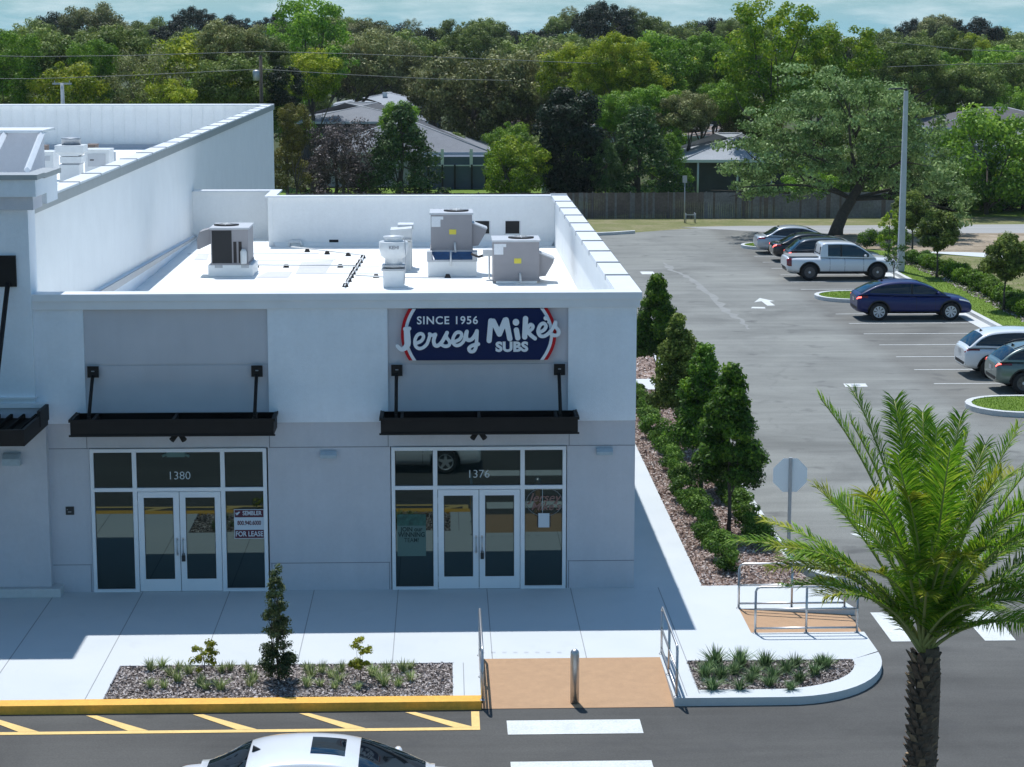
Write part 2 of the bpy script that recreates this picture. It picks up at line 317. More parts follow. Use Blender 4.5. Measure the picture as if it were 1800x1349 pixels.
# ------------------------------------------------------------------ mesh helpers
class MB:
    def __init__(s): s.v = []; s.f = []; s.m = []; s.sm = []
    def add(s, vs, fs, m=0, smooth=False):
        o = len(s.v); s.v += [tuple(v) for v in vs]
        for f in fs: s.f.append(tuple(i + o for i in f)); s.m.append(m); s.sm.append(smooth)
    def box(s, x0, x1, y0, y1, z0, z1, m=0):
        v = [(x, y, z) for z in (z0, z1) for y in (y0, y1) for x in (x0, x1)]
        s.add(v, [(0, 2, 3, 1), (4, 5, 7, 6), (0, 1, 5, 4), (2, 6, 7, 3), (0, 4, 6, 2), (1, 3, 7, 5)], m); return s
    def prism(s, pts, z0, z1, m=0, axis='z', mtop=None):
        """pts: 2D outline, extruded along axis from z0 to z1"""
        n = len(pts)
        a = sum(pts[i][0] * pts[(i + 1) % n][1] - pts[(i + 1) % n][0] * pts[i][1] for i in range(n))
        if a < 0: pts = pts[::-1]
        def p(u, w, h):
            return {'z': (u, w, h), 'y': (u, h, w), 'x': (h, u, w)}[axis]
        v = [p(u, w, z0) for u, w in pts] + [p(u, w, z1) for u, w in pts]
        flip = axis == 'y'
        fs = [tuple(range(n))[::-1], tuple(range(n, 2 * n))] + [(i, (i + 1) % n, (i + 1) % n + n, i + n) for i in range(n)]
        if flip: fs = [f[::-1] for f in fs]
        o = len(s.f); s.add(v, fs, m)
        if mtop is not None: s.m[o + 1] = mtop
        return s
    def tube(s, path, r, n=8, m=0, caps=True, smooth=True):
        path = [Vector(p) for p in path]; rs = r if isinstance(r, (list, tuple)) else [r] * len(path)
        rings = []; up = None
        for i, p in enumerate(path):
            d = (path[min(i + 1, len(path) - 1)] - path[max(i - 1, 0)]).normalized()
            if up is None:
                up = Vector((0, 0, 1)) if abs(d.z) < .9 else Vector((0, 1, 0))
            u = d.cross(up).normalized(); w = u.cross(d).normalized(); up = w
            rings.append([p + (u * cos(2 * pi * k / n) + w * sin(2 * pi * k / n)) * rs[i] for k in range(n)])
        v = [q for rr in rings for q in rr]; fs = []
        for i in range(len(path) - 1):
            for k in range(n):
                a = i * n + k; b = i * n + (k + 1) % n; fs.append((a, b, b + n, a + n))
        s.add(v, fs, m, smooth)
        if caps: 
            o = len(s.v) - len(v)
            s.f.append(tuple(o + k for k in range(n))[::-1]); s.m.append(m); s.sm.append(False)
            s.f.append(tuple(o + (len(path) - 1) * n + k for k in range(n))); s.m.append(m); s.sm.append(False)
        return s
    def lathe(s, prof, cx=0, cy=0, n=20, m=0, smooth=True, axis='z', cz=0, caps=True):
        v = []
        for r, h in prof:
            for k in range(n):
                a = 2 * pi * k / n; u, w = r * cos(a), r * sin(a)
                v.append((cx + u, cy + w, cz + h) if axis == 'z' else (cx + u, cy + h, cz + w))
        fs = []
        for i in range(len(prof) - 1):
            for k in range(n):
                a = i * n + k; b = i * n + (k + 1) % n
                fs.append((a, b, b + n, a + n) if axis == 'z' else (a, a + n, b + n, b))
        s.add(v, fs, m, smooth); o = len(s.v) - len(v)
        if not caps: return s
        e = len(prof) - 1
        s.f.append(tuple(o + k for k in range(n))[::-1] if axis == 'z' else tuple(o + k for k in range(n))); s.m.append(m); s.sm.append(False)
        s.f.append(tuple(o + e * n + k for k in range(n)) if axis == 'z' else tuple(o + e * n + k for k in range(n))[::-1]); s.m.append(m); s.sm.append(False)
        return s
    def grid(s, rows, m=0, smooth=True, flip=False):
        nr, nc = len(rows), len(rows[0]); v = [q for r in rows for q in r]; fs = []
        for i in range(nr - 1):
            for k in range(nc - 1):
                a = i * nc + k; f = (a, a + 1, a + nc + 1, a + nc); fs.append(f[::-1] if flip else f)
        s.add(v, fs, m, smooth); return s
    def build(s, name, mats, parent=None, bevel=0.):
        me = bpy.data.meshes.new(name); me.from_pydata(s.v, [], s.f)
        for k in (mats if isinstance(mats, (list, tuple)) else [mats]): me.materials.append(M[k] if isinstance(k, str) else k)
        me.polygons.foreach_set('material_index', s.m); me.polygons.foreach_set('use_smooth', s.sm); me.update()
        o = bpy.data.objects.new(name, me); COL.objects.link(o)
        if parent: o.parent = parent
        if bevel:
            b = o.modifiers.new('bevel', 'BEVEL'); b.width = bevel; b.segments = 2; b.limit_method = 'ANGLE'
        return o

def tag(o, label=None, cat=None, group=None, kind=None):
    if label: o['label'] = label
    if cat: o['category'] = cat
    if group: o['group'] = group
    if kind: o['kind'] = kind
    return o
def thing(name, loc, label, cat, group=None, rz=0.):
    o = bpy.data.objects.new(name, None); COL.objects.link(o); o.location = loc; o.rotation_euler = (0, 0, rz)
    o.empty_display_size = .2
    return tag(o, label, cat, group)
def struct(name, mb, mats): return tag(mb.build(name, mats), kind='structure')
def sheet(name, pts, z, m, kind='structure'):
    b = MB(); n = len(pts)
    a = sum(pts[i][0] * pts[(i + 1) % n][1] - pts[(i + 1) % n][0] * pts[i][1] for i in range(n))
    if a < 0: pts = pts[::-1]
    b.add([(x, y, z) for x, y in pts], [tuple(range(n))]); o = b.build(name, m); tag(o, kind=kind); return o
def dup(root, loc, rz=0., sc=1., label=None, material=None):
    r = root.copy(); COL.objects.link(r); r.location = loc; r.rotation_euler = (0, 0, rz)
    r.scale = (sc, sc, sc) if not isinstance(sc, tuple) else sc
    if label: r['label'] = label
    for ch in list(root.children):
        c = ch.copy(); COL.objects.link(c); c.parent = r
        if material and ch.name.split('.')[0] == 'crown':
            c.material_slots[0].link = 'OBJECT'; c.material_slots[0].material = M[material]
        for g in ch.children:
            d = g.copy(); COL.objects.link(d); d.parent = c
    return r
def text(name, body, size, m, parent, loc, extrude=.004, bold=0., sx=1., rot=(pi / 2, 0, 0), shear=0., align='CENTER', spacing=1., tilt=0.):
    cu = bpy.data.curves.new(name, 'FONT'); cu.body = body; cu.size = size; cu.extrude = extrude; cu.offset = bold
    cu.align_x = align; cu.align_y = 'CENTER'; cu.shear = shear; cu.space_character = spacing; cu.resolution_u = 4
    t = bpy.data.objects.new(name + '_tmp', cu); COL.objects.link(t)
    bpy.context.view_layer.update()
    me = bpy.data.meshes.new_from_object(t.evaluated_get(bpy.context.evaluated_depsgraph_get()))
    bpy.data.objects.remove(t); me.name = name
    me.materials.clear(); me.materials.append(M[m])
    o = bpy.data.objects.new(name, me); COL.objects.link(o); o.location = loc; o.rotation_euler = (rot[0], rot[1] + tilt, rot[2]); o.scale = (sx, 1, 1)
    if parent: o.parent = parent
    return o

# leaves ----------------------------------------------------------
RNG = np.random.default_rng(11)
def leaf_mesh(name, P, N, size, mats, shade=None, aspect=.55, drop=0., up=None):
    """P centres, N facing normals: one pointed quad per leaf, all in one foliage mesh"""
    n = len(P); P = np.asarray(P); N = N / (np.linalg.norm(N, axis=1, keepdims=True) + 1e-9)
    A = RNG.normal(size=(n, 3)); A[:, 2] += drop
    if up is not None: A = up + RNG.normal(size=(n, 3)) * .25
    A -= N * (A * N).sum(1, keepdims=True); A /= np.linalg.norm(A, axis=1, keepdims=True) + 1e-9
    B = np.cross(N, A); s = (np.asarray(size) * RNG.uniform(.65, 1.35, n))[:, None]
    v = np.empty((n, 4, 3)); v[:, 0] = P - A * s * .5; v[:, 1] = P + B * s * aspect * .5; v[:, 2] = P + A * s * .5; v[:, 3] = P - B * s * aspect * .5
    me = bpy.data.meshes.new(name); me.vertices.add(4 * n); me.vertices.foreach_set('co', v.ravel())
    me.loops.add(4 * n); me.loops.foreach_set('vertex_index', np.arange(4 * n, dtype=np.int32))
    me.polygons.add(n); me.polygons.foreach_set('loop_start', np.arange(0, 4 * n, 4, dtype=np.int32)); me.polygons.foreach_set('loop_total', np.full(n, 4, dtype=np.int32))
    me.update(calc_edges=True)
    if shade is None: shade = RNG.uniform(0, 1, n)
    at_ = me.attributes.new('shade', 'FLOAT', 'FACE'); at_.data.foreach_set('value', np.clip(shade, 0, 1).astype(np.float32))
    for k in (mats if isinstance(mats, (list, tuple)) else [mats]): me.materials.append(M[k])
    return me
def link(name, me, parent=None):
    o = bpy.data.objects.new(name, me); COL.objects.link(o)
    if parent: o.parent = parent
    return o
def blobs_points(blobs, per_m2, inner=.55, jit=.42):
    """leaf points over the shells of many small clumps"""
    Ps, Ns, Sh = [], [], []
    for (c, r, tone) in blobs:
        c = np.array(c); r = np.array(r if hasattr(r, '__len__') else (r, r, r)); area = 4 * pi * (r[0] * r[1] * r[2]) ** (2 / 3)
        n = max(8, int(area * per_m2)); d = RNG.normal(size=(n, 3)); d /= np.linalg.norm(d, axis=1, keepdims=True)
        rad = 1 - (1 - inner) * RNG.uniform(0, 1, n) ** 1.7 + RNG.normal(size=n) * .06
        Ps.append(c + d * r * rad[:, None]); Ns.append(d + RNG.normal(size=(n, 3)) * jit + np.array([0, 0, .25]))
        Sh.append(tone + RNG.normal(size=n) * .2)
    return np.concatenate(Ps), np.concatenate(Ns), np.concatenate(Sh)
def limb(mb, a, b, r0, r1, bend=.12, n=5):
    a, b = Vector(a), Vector(b); L = (b - a).length
    off = Vector((random.uniform(-1, 1), random.uniform(-1, 1), random.uniform(-.3, .6))) * L * bend
    pts = [a.lerp(b, t) + off * sin(pi * t) for t in [i / n for i in range(n + 1)]]
    mb.tube(pts, [r0 + (r1 - r0) * i / n for i in range(n + 1)], 7)
def make_tree(name, H, Wd, base_h, nbl, br, dens, lsize, matn, shape='round', trunk_r=.25, seed=1, lab='tree', cat='tree', flat=1., aspect=.6, link_it=True, drop=0., group=None, inner=.55, lean=(0, 0), up=None, tilted=None):
    random.seed(seed)
    root = thing(name, (0, 0, 0), lab, cat, group)
    blobs = []; cz = (base_h + H) / 2; hz = (H - base_h) / 2
    k = 0
    while len(blobs) < nbl:
        k += 1
        a = random.uniform(0, 2 * pi); t = random.uniform(-1, 1); q = random.uniform(.55, 1.0)
        if shape == 'round': w = sqrt(max(0, 1 - t * t)) * (1.05 if t < 0 else 1.)
        elif shape == 'cone': w = (1 - (t + 1) / 2) ** .75 * .95 + .10
        elif shape == 'column': w = .8 * (1 - abs(t) ** 3) ** .5 + .12
        elif shape == 'vase': w = (.35 + .65 * (t + 1) / 2) * (1 if t < .5 else sqrt(max(0, 1 - ((t - .5) / .55) ** 2)))
        elif shape == 'flat': w = sqrt(max(0, 1 - t ** 4))
        x = cos(a) * w * q * Wd / 2; y = sin(a) * w * q * Wd / 2; z = cz + t * hz * q if shape in ('round', 'flat') else cz + t * hz
        r = br * random.uniform(.65, 1.3)
        if shape == 'cone': r *= (.55 + .6 * (1 - (t + 1) / 2))
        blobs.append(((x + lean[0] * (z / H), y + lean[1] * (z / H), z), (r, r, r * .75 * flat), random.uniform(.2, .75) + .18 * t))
    P, N, Sh = blobs_points(blobs, dens, inner)
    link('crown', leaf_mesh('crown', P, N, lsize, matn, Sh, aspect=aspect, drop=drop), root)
    tb = MB(); top = Vector((lean[0] * .7, lean[1] * .7, base_h + (H - base_h) * (.75 if shape in ('cone', 'column') else .35)))
    n = 7; pts = [Vector((0, 0, -.1)).lerp(top, i / n) + Vector((random.uniform(-1, 1), random.uniform(-1, 1), 0)) * trunk_r * .5 * (i > 0) for i in range(n + 1)]
    tb.tube(pts, [trunk_r * (1.35 if i == 0 else 1 - .75 * i / n) for i in range(n + 1)], 9)
    for c, r, s_ in random.sample(blobs, min(len(blobs), 9)):
        i = random.randint(2, n) if shape != 'round' else random.randint(4, n)
        limb(tb, pts[i], c, trunk_r * .35, trunk_r * .07)
    tb.build('trunk', 'trunk', root)
    return root

# =================================================================== GROUND
GZ = -.15
sheet('ground', [(-700, -120), (700, -120), (700, 1500), (-700, 1500)], GZ - .03, 'g_earth')
sheet('asphalt', [(-60, -40), (40, -40), (40, -14), (34, 20), (22.75, 24), (22.75, 74), (22.9, 79.4), (22.9, 85.0), (18, 84.6), (14.4, 83), (11, 80.6), (8.4, 79.4), (2, 77), (-60, 77)], GZ, 'g_asphalt')
sheet('road', [(14.4, 84.2), (20, 80.3), (24, 79.5), (90, 78.6), (90, 87.6), (27, 85.1), (18, 84.9)], GZ + .005, 'g_road')
sheet('verge', [(-40, 77), (2, 77), (8.4, 79.4), (11, 80.6), (14.4, 83), (18, 84.9), (27, 85.1), (90, 87.6), (90, 98), (-40, 92)], GZ - .012, 'g_drygrass')
# lawn right of the car park, path and bare earth
sheet('lawn', [(22.1, 20), (60, 20), (60, 58), (30.5, 63.2), (25.5, 67.2), (22.1, 70)], -.025, 'g_grass')
sheet('dry_lawn', [(24.9, 40), (60, 40), (60, 57.5), (30.3, 63), (26, 66.5), (25, 60)], -.015, 'g_drygrass')
sheet('bare_earth', [(22.75, 69), (25.6, 67.6), (30.8, 66.4), (60, 59), (60, 79.2), (24, 79.2), (22.75, 79)], -.10, 'g_dirt')
sheet('path', [(25.3, 68.0), (27.6, 65.6), (29.9, 63.5), (60, 55.5), (60, 58.5), (30.7, 66.3), (28, 67.6)], -.01, 'g_concrete')

# sidewalk: one slab with its rounded right end and the beds and ramps left open
def arc(cx, cy, rx, ry, a0, a1, n=14): return [(cx + rx * cos(radians(a0 + (a1 - a0) * i / n)), cy + ry * sin(radians(a0 + (a1 - a0) * i / n))) for i in range(n + 1)]
def ramp(name, x0, x1, y0, y1, axis):
    b = MB()
    if axis == 'y': v = [(x0, y0, GZ + .008), (x1, y0, GZ + .008), (x1, y1, 0), (x0, y1, 0)]
    else: v = [(x0, y0, 0), (x1, y0, GZ + .008), (x1, y1, GZ + .008), (x0, y1, 0)]
    b.add(v, [(0, 1, 2, 3)]); struct(name, b, 'tan')
sw = MB()
KY = -7.12     # back of the front kerb
for (x0, x1, y0, y1) in [(-30, -5.97, KY, 0), (-5.97, .11, -5.18, 0), (.11, .60, KY, 0), (.60, 3.97, -4.95, 0), (3.97, 4.44, -7.25, 0)]:
    sw.box(x0, x1, y0, y1, -.3, 0)
outer = arc(5.95, -4.75, 2.15, 2.62, -90, 0)          # rounded corner, outer edge
inner = arc(5.75, -5.2, 1.78, 1.72, -90, 0)           # edge of the planting bed
sw.prism([(4.44, -7.37), *outer, (8.1, -3.42), (4.44, -3.42), (4.44, -5.2)] + [inner[-1]] + inner[::-1] + [(4.42, -6.92)], -.3, 0) if False else None
sw.prism([(4.44, -5.2), (7.53, -5.2), (8.1, -4.75), (8.1, -3.42), (4.44, -3.42)], -.3, 0)
ring = []
for i in range(len(outer) - 1):
    a, b_, c, d = outer[i], outer[i + 1], inner[i + 1], inner[i]
    sw.prism([a, b_, c, d], -.3, 0)
sw.prism([(4.44, -7.37), outer[0], inner[0], (4.44, -6.92)], -.3, 0)
sw.prism([outer[-1], (8.1, -4.70), (7.53, -5.2), inner[-1]], -.3, 0)
sw.box(4.44, 5.9, -3.42, -1.72, -.3, 0)
sw.prism([(4.44, -1.72), (8.25, -1.72), (8.05, -.9), (7.9, .08), (4.44, .08)], -.3, 0)
sw.box(3.93, 5.38, .0, 60, -.3, -.004)
sw.box(5.38, 7.0, 24.6, 26.7, -.3, -.004)
struct('sidewalk', sw, 'g_concrete')
ramp('front_ramp', .60, 3.97, -7.42, -4.95, 'y')
ramp('side_ramp', 5.9, 8.15, -3.42, -1.72, 'x')
# control joints
jt = MB()
for x in (-11.6, -9.85, -8.1, -6.3, -4.5, -2.75, -1.0, .85, 2.6, 4.44): 
    y0 = -5.18 if -5.97 < x < .11 else (-4.95 if .6 < x < 3.97 else KY)
    jt.box(x - .008, x + .008, y0, -.02, 0, .003)
jt.box(.30, .315, KY, -5.18, 0, .003); jt.box(4.2, 4.215, -7.25, -5.0, 0, .003)
struct('sidewalk_joints', jt, 'joint')
# kerbs
ky = MB(); ky.box(-30, .60, -7.45, KY, -.35, .006); struct('yellow_kerb', ky, 'yellow_kerb')
kb = MB(); kb.box(3.97, 4.44, -7.37, -7.25, -.35, .0); 
struct('kerb', kb, 'kerb')
ks = MB()
ks.box(7.50, 7.68, 3.0, 75, -.35, .005)
pts = arc(9.3, 3.0, 1.8, 2.9, 180, 235, 8); pin = arc(9.3, 3.0, 1.62, 2.75, 180, 235, 8)
for i in range(8): ks.prism([pts[i], pts[i + 1], pin[i + 1], pin[i]], -.35, .005)
struct('side_kerb', ks, 'kerb')
kr = MB(); kr.box(22.0, 22.22, 24, 75, -.35, .01); kr.box(21.45, 22.0, 24, 75, -.35, GZ + .012); struct('car_park_kerb', kr, 'kerb')
kc = MB(); kc.prism([(8.2, 78.6), (9.9, 79.3), (11.3, 80.2), (11.3, 80.5), (9.8, 79.6), (8.1, 78.9)], -.3, .02); struct('verge_kerb', kc, 'kerb')
# kerbed islands between the parking rows
def island(x0, x1, y0, y1):
    r = (y1 - y0) / 2; yc = (y0 + y1) / 2
    o = [(x1, y0)] + [(x0 + r + r * cos(radians(a)), yc + r * sin(radians(a))) for a in range(270, 89, -15)] + [(x1, y1)]
    r2 = r - .2; i_ = [(x1, y0 + .2)] + [(x0 + r + r2 * cos(radians(a)), yc + r2 * sin(radians(a))) for a in range(270, 89, -15)] + [(x1, y1 - .2)]
    b = MB()
    for k in range(len(o) - 1): b.prism([o[k], o[k + 1], i_[k + 1], i_[k]], -.3, 0.01)
    struct('island_kerb', b, 'kerb')
    sheet('island_grass', i_, -.01, 'g_grass')
    grass_clumps.append((i_, -.01))
grass_clumps = []
island(16.5, 22.0, 47.6, 50.9); island(16.35, 22.0, 19.9, 23.1); island(16.4, 22.0, 70.4, 73.2)

# mulch beds
def bed(name, pts, z, m, chips, n, label, size=.066):
    sheet(name + '_soil', pts, z - .03, m)
    xs = [p[0] for p in pts]; ys = [p[1] for p in pts]; P = []
    def inside(x, y):
        c = False; j = len(pts) - 1
        for i in range(len(pts)):
            if (pts[i][1] > y) != (pts[j][1] > y) and x < (pts[j][0] - pts[i][0]) * (y - pts[i][1]) / (pts[j][1] - pts[i][1]) + pts[i][0]: c = not c
            j = i
        return c
    while len(P) < n:
        x, y = random.uniform(min(xs), max(xs)), random.uniform(min(ys), max(ys))
        if inside(x, y): P.append((x, y, z + random.uniform(-.02, .03)))
    N = RNG.normal(size=(n, 3)) * .45 + np.array([0, 0, 1.])
    o = link(name, leaf_mesh(name, P, N, size, chips, RNG.uniform(0, 1, n) ** 1.3, aspect=.5)); tag(o, label, None, kind='stuff'); return o
bedR = [(4.44, -5.2), (7.50, -5.2)] + inner[::-1] + [(4.42, -6.92)]
bed('mulch', [(-5.97, KY + .02), (.11, KY + .02), (.11, -5.18), (-5.97, -5.18)], -.02, 'g_mulch', 'chips', 16000, 'grey wood chip mulch in the front planting bed')
bed('mulch', bedR, -.02, 'g_mulch', 'chips', 7000, 'grey wood chip mulch in the rounded corner bed')
bed('mulch', [(5.38, .08), (7.75, .08), (7.5, 3.2), (7.5, 24.6), (5.38, 24.6)], -.02, 'g_mulch_red', 'chips_red', 22000, 'reddish wood chip mulch beside the shop wall', .085)
bed('mulch', [(5.38, 26.7), (7.5, 26.7), (7.5, 50), (5.38, 50)], -.02, 'g_mulch_red', 'chips_red', 4000, 'reddish wood chip mulch beyond the cross path', .12)
bed('mulch', [(23.35, 38), (24.2, 38), (25.0, 55), (24.9, 66.5), (23.2, 66.5), (23.6, 55)], .0, 'g_mulch', 'chips', 3500, 'grey mulch strip under the bright hedge', .13)
# dark edging line of the beds
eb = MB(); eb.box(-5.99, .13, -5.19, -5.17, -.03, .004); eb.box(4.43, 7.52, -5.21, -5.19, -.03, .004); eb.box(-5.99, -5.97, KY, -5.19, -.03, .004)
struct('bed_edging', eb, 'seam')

# painted markings
def mark(name, pts, m, z=GZ + .008):
    sheet(name, pts, z, m)
for y in (-8.42, -10.46, -12.5): mark('crosswalk_bar', [(1.02, y - .36), (3.30, y - .36), (3.30, y + .36), (1.02, y + .36)], 'white_line')
for x in (8.6, 10.42, 12.24, 14.06, 15.9): mark('crosswalk_bar', [(x, -3.62), (x + .6, -3.62), (x + .68, -1.58), (x, -1.58)], 'white_line')
yl = MB()
def flat(mb, pts, z=GZ + .008):
    n = len(pts); a = sum(pts[i][0] * pts[(i + 1) % n][1] - pts[(i + 1) % n][0] * pts[i][1] for i in range(n))
    if a < 0: pts = pts[::-1]
    mb.add([(x, y, z) for x, y in pts], [tuple(range(n))])
flat(yl, [(-30, -8.52), (.56, -8.52), (.56, -8.38), (-30, -8.38)]); flat(yl, [(.42, -8.376), (.56, -8.376), (.56, -7.55), (.42, -7.55)])
x = -.72
while x > -14:
    flat(yl, [(x, -7.56), (x + .18, -7.56), (x + 1.18, -8.376), (x + .84, -8.376)], GZ + .009); x -= 1.83
struct('hatched_marking', yl, 'yellow_line')
ln = MB()
for y in (26.24, 29.2, 32.15, 35.1, 38.05, 41.05, 43.95, 52.55, 55.5, 58.4, 61.3, 64.2, 67.1): flat(ln, [(16.45, y - .05), (21.9, y - .05), (21.9, y + .05), (16.45, y + .05)])
struct('parking_lines', ln, 'white_line')
mark('lane_line', [(9.50, 5.15), (9.68, 5.15), (10.15, 3.9), (9.97, 3.9)], 'white_line'); mark('lane_line', [(9.82, 6.1), (9.98, 6.1), (10.22, 5.3), (10.06, 5.3)], 'white_line')
def pxmark(name, pix, m='white_line'): mark(name, [tuple(at(a, b_, Z=GZ)[:2]) for a, b_ in pix], m)
pxmark('direction_arrow', [(1325.5, 532), (1335.5, 524.5), (1362, 530), (1352.5, 530.6), (1362.5, 537.5), (1349, 538), (1338.5, 530.2)])
pxmark('arrow_tail_dash', [(1322, 540), (1344.5, 540.5), (1345.5, 543), (1320, 542.6)])
mark('lane_dash', [(9.7, 58.9), (10.35, 58.9), (10.35, 60.1), (9.7, 60.1)], 'white_line')
mark('lane_dash', [(13.35, 25.7), (14.1, 25.7), (14.15, 26.35), (13.4, 26.35)], 'white_line')
fx = MB(); flat(fx, [(13.6, 25.88), (13.9, 25.88), (13.9, 26.15), (13.6, 26.15)], GZ + .012); struct('valve_cover', fx, 'galv')
# pale seam wandering down the aisle
M['pale_seam'] = mat('pale_worn_asphalt', (.268, .272, .258), .95, var=.12, vscale=2)
pth = [(1165, 462), (1180, 475), (1215, 490), (1245, 515), (1275, 545), (1300, 562), (1318, 583)]
sb = MB(); L_ = []; random.seed(5)
wp = [at(px, py, Z=GZ) for px, py in pth]
fine = []
for a, b_ in zip(wp[:-1], wp[1:]):
    for i in range(6): p = a.lerp(b_, i / 6); fine.append((p.x + random.uniform(-.1, .1), p.y))
rows = []
for i, (x_, y_) in enumerate(fine):
    w_ = random.uniform(.08, .24) * (1 if 2 < i < len(fine) - 3 else .3); rows.append([(x_ - w_, y_, GZ + .003), (x_ + w_, y_, GZ + .003)])
sb.grid(rows, smooth=False); struct('worn_seam', sb, 'pale_seam')
# small grey stamps on the landing above the ramp
st = MB()
for i in range(8):
    p = at(848 + 19.3 * i, 1147, Z=0); flat(st, [(p.x - .04, p.y - .05), (p.x + .04, p.y - .05), (p.x + .04, p.y + .03), (p.x - .04, p.y + .03)], .003)
M['scuff'] = mat('scuff', (.50, .52, .54), .9, var=.2, vscale=30); struct('landing_scuffs', st, 'scuff')

# =================================================================== SHOP BUILDING
X0, X1, D1 = -8.45, 3.93, 26.2
PT = 6.2
shop = thing('shop_building', (0, 0, 0), 'single storey white and grey shop unit with flat white roof in the middle', 'building')
w = MB()
GX = [(-7.30, -3.68), (-1.12, 2.50)]                     # storefront openings
GT = 3.03
w.box(X0, -7.32, 0, .3, 0, 3.04); w.box(-3.66, -1.14, 0, .3, 0, 3.04); w.box(2.52, X1, 0, .3, 0, 3.04)
w.box(X0, X1, .002, .3, 3.04, 3.57)
w.build('lower_wall', 'stucco_grey', shop)
w = MB(); w.box(X1 - .3, X1 - .001, .3, D1, 0, 5.93); w.box(-5.5, X1 - .3, D1 - .3, D1, 0, 5.93); w.build('side_wall', 'stucco_white', shop)
PAN = [(-7.34, -3.61), (-1.17, 2.53)]
for xa_, xb_ in ((X0, PAN[0][0]), (PAN[0][1], PAN[1][0]), (PAN[1][1], X1)): w = MB(); w.box(xa_, xb_, -.06, .3, 3.57, 5.93); w.build('upper_pier', 'stucco_white', shop)
for a, b_ in PAN:
    w = MB(); w.box(a, b_, 0.0, .3, 4.79, 5.93); w.box(a, b_, 0.0, .3, 3.57, 4.755); w.box(a, b_, .02, .3, 4.75, 4.80); w.build('recessed_panel', 'panel_grey', shop)
# reveal lines on the lower wall
w = MB()
for a, b_ in ((X0 + .3, -7.34), (-3.64, -1.16), (2.54, X1)):
    w.box(a, b_, -.003, 0, .575, .59); w.box(a, b_, -.003, 0, 3.03, 3.045)
for x_ in (-7.36, -3.62, -1.18, 2.56): w.box(x_ - .007, x_ + .007, -.003, .0, 3.05, 3.56); w.box(x_ - .007, x_ + .007, -.003, .0, 0.0, .57)
w.build('reveal_joint', 'seam', shop)
# cornice: two stepped bands and the parapet cap
w = MB(); w.box(X0 + .05, X1 + .06, -.13, .30, 5.93, 6.10); w.box(X0 + .02, X1 + .10, -.17, .32, 6.10, PT + .05); w.build('cornice', 'cap_metal', shop, .006)
# parapets
w = MB()
w.box(X0, X1 - .3, .32, .42, 4.6, PT)
w.box(X1 - .32, X1 - .3, .42, D1 - .3, 4.6, PT - .06)
w.box(-5.6, X1 - .32, D1 - .34, D1 - .3, 4.5, PT)
w.box(-8.6, -5.75, 28.4, 28.7, 4.4, PT); w.box(-5.75, -5.6, D1 - .34, 28.7, 4.4, PT)
w.build('parapet', 'white_wall', shop, .01)
# metal caps; side cap in lapped pieces
w = MB()
y_ = .32; i = 0
while y_ < D1:
    y2 = min(y_ + 2.55, D1 + .05); w.box(X1 - .42, X1 + .10, y_, y2 - .012, PT - .06, PT + .05, 0); w.box(X1 - .43, X1 + .11, y2 - .05, y2 + .03, PT - .05, PT + .075, 1 if y2 < D1 else 0); y_ = y2
w.box(-5.85, X1 - .42, D1 - .44, D1 + .05, PT, PT + .05); w.box(-5.85, -5.5, D1 + .05, 28.8, PT, PT + .05); w.box(-8.45, -5.85, 28.3, 28.8, PT, PT + .05)
w.build('parapet_cap', ['cap_metal', 'cap_lap'], shop)
w = MB(); w.add([(X0, .4, 4.6), (X1 - .3, .4, 4.6), (X1 - .3, D1 - .3, 4.6), (-5.7, D1 - .3, 4.6), (-5.7, 28.5, 4.6), (X0, 28.5, 4.6)], [(0, 1, 2, 3, 4, 5)])
# cant strip at foot of parapets
w.add([(-5.6, D1 - .34, 4.74), (X1 - .32, D1 - .34, 4.74), (X1 - .42, D1 - .5, 4.604), (-5.5, D1 - .5, 4.604)], [(3, 2, 1, 0)])
w.build('roof_deck', 'roof_white', shop)
# walkway pads and membrane laps
def pad(pix):
    w = MB(); q = [at(a, b_, Z=4.606) for a, b_ in pix]; flat(w, [(p.x, p.y) for p in q], 4.608); w.build('walkway_pad', 'roof_patch', shop)
pad([(470, 478), (514, 478), (507, 488), (450, 488)]); pad([(530, 461), (586, 458), (572, 481), (520, 481)]); pad([(350, 446), (368, 446), (364, 457), (340, 457)])
w = MB()
for (r0, xa, xb) in ((458, 400, 590), (481, 520, 760), (447, 330, 560), (470, 600, 700)):
    a = at(xa, r0, Z=4.6); b_ = at(xb, r0, Z=4.6); w.box(a.x, b_.x, a.y - .07, a.y + .07, 4.6, 4.612)
w.build('membrane_lap', 'roof_patch', shop)
# scupper openings in the back parapet
for c in (848, 901):
    a = at(c - 12.5, 389, Y=D1 - .36); b_ = at(c + 12, 411, Y=D1 - .36)
    w = MB(); w.box(a.x, b_.x, D1 - .352, D1 - .345, b_.z, a.z); o = w.build('louvre_opening', 'black', shop)
    w = MB(); w.box(a.x - .04, b_.x + .04, D1 - .36, D1 - .345, b_.z - .04, b_.z); w.box(b_.x, b_.x + .04, D1 - .36, D1 - .345, b_.z, a.z); w.build('opening_trim', 'white_metal', o)
a = at(583, 425, Y=D1 - .36); w = MB(); w.box(a.x - .08, a.x + .22, D1 - .352, D1 - .34, a.z - .05, a.z + .06); w.build('scupper', 'black', shop)

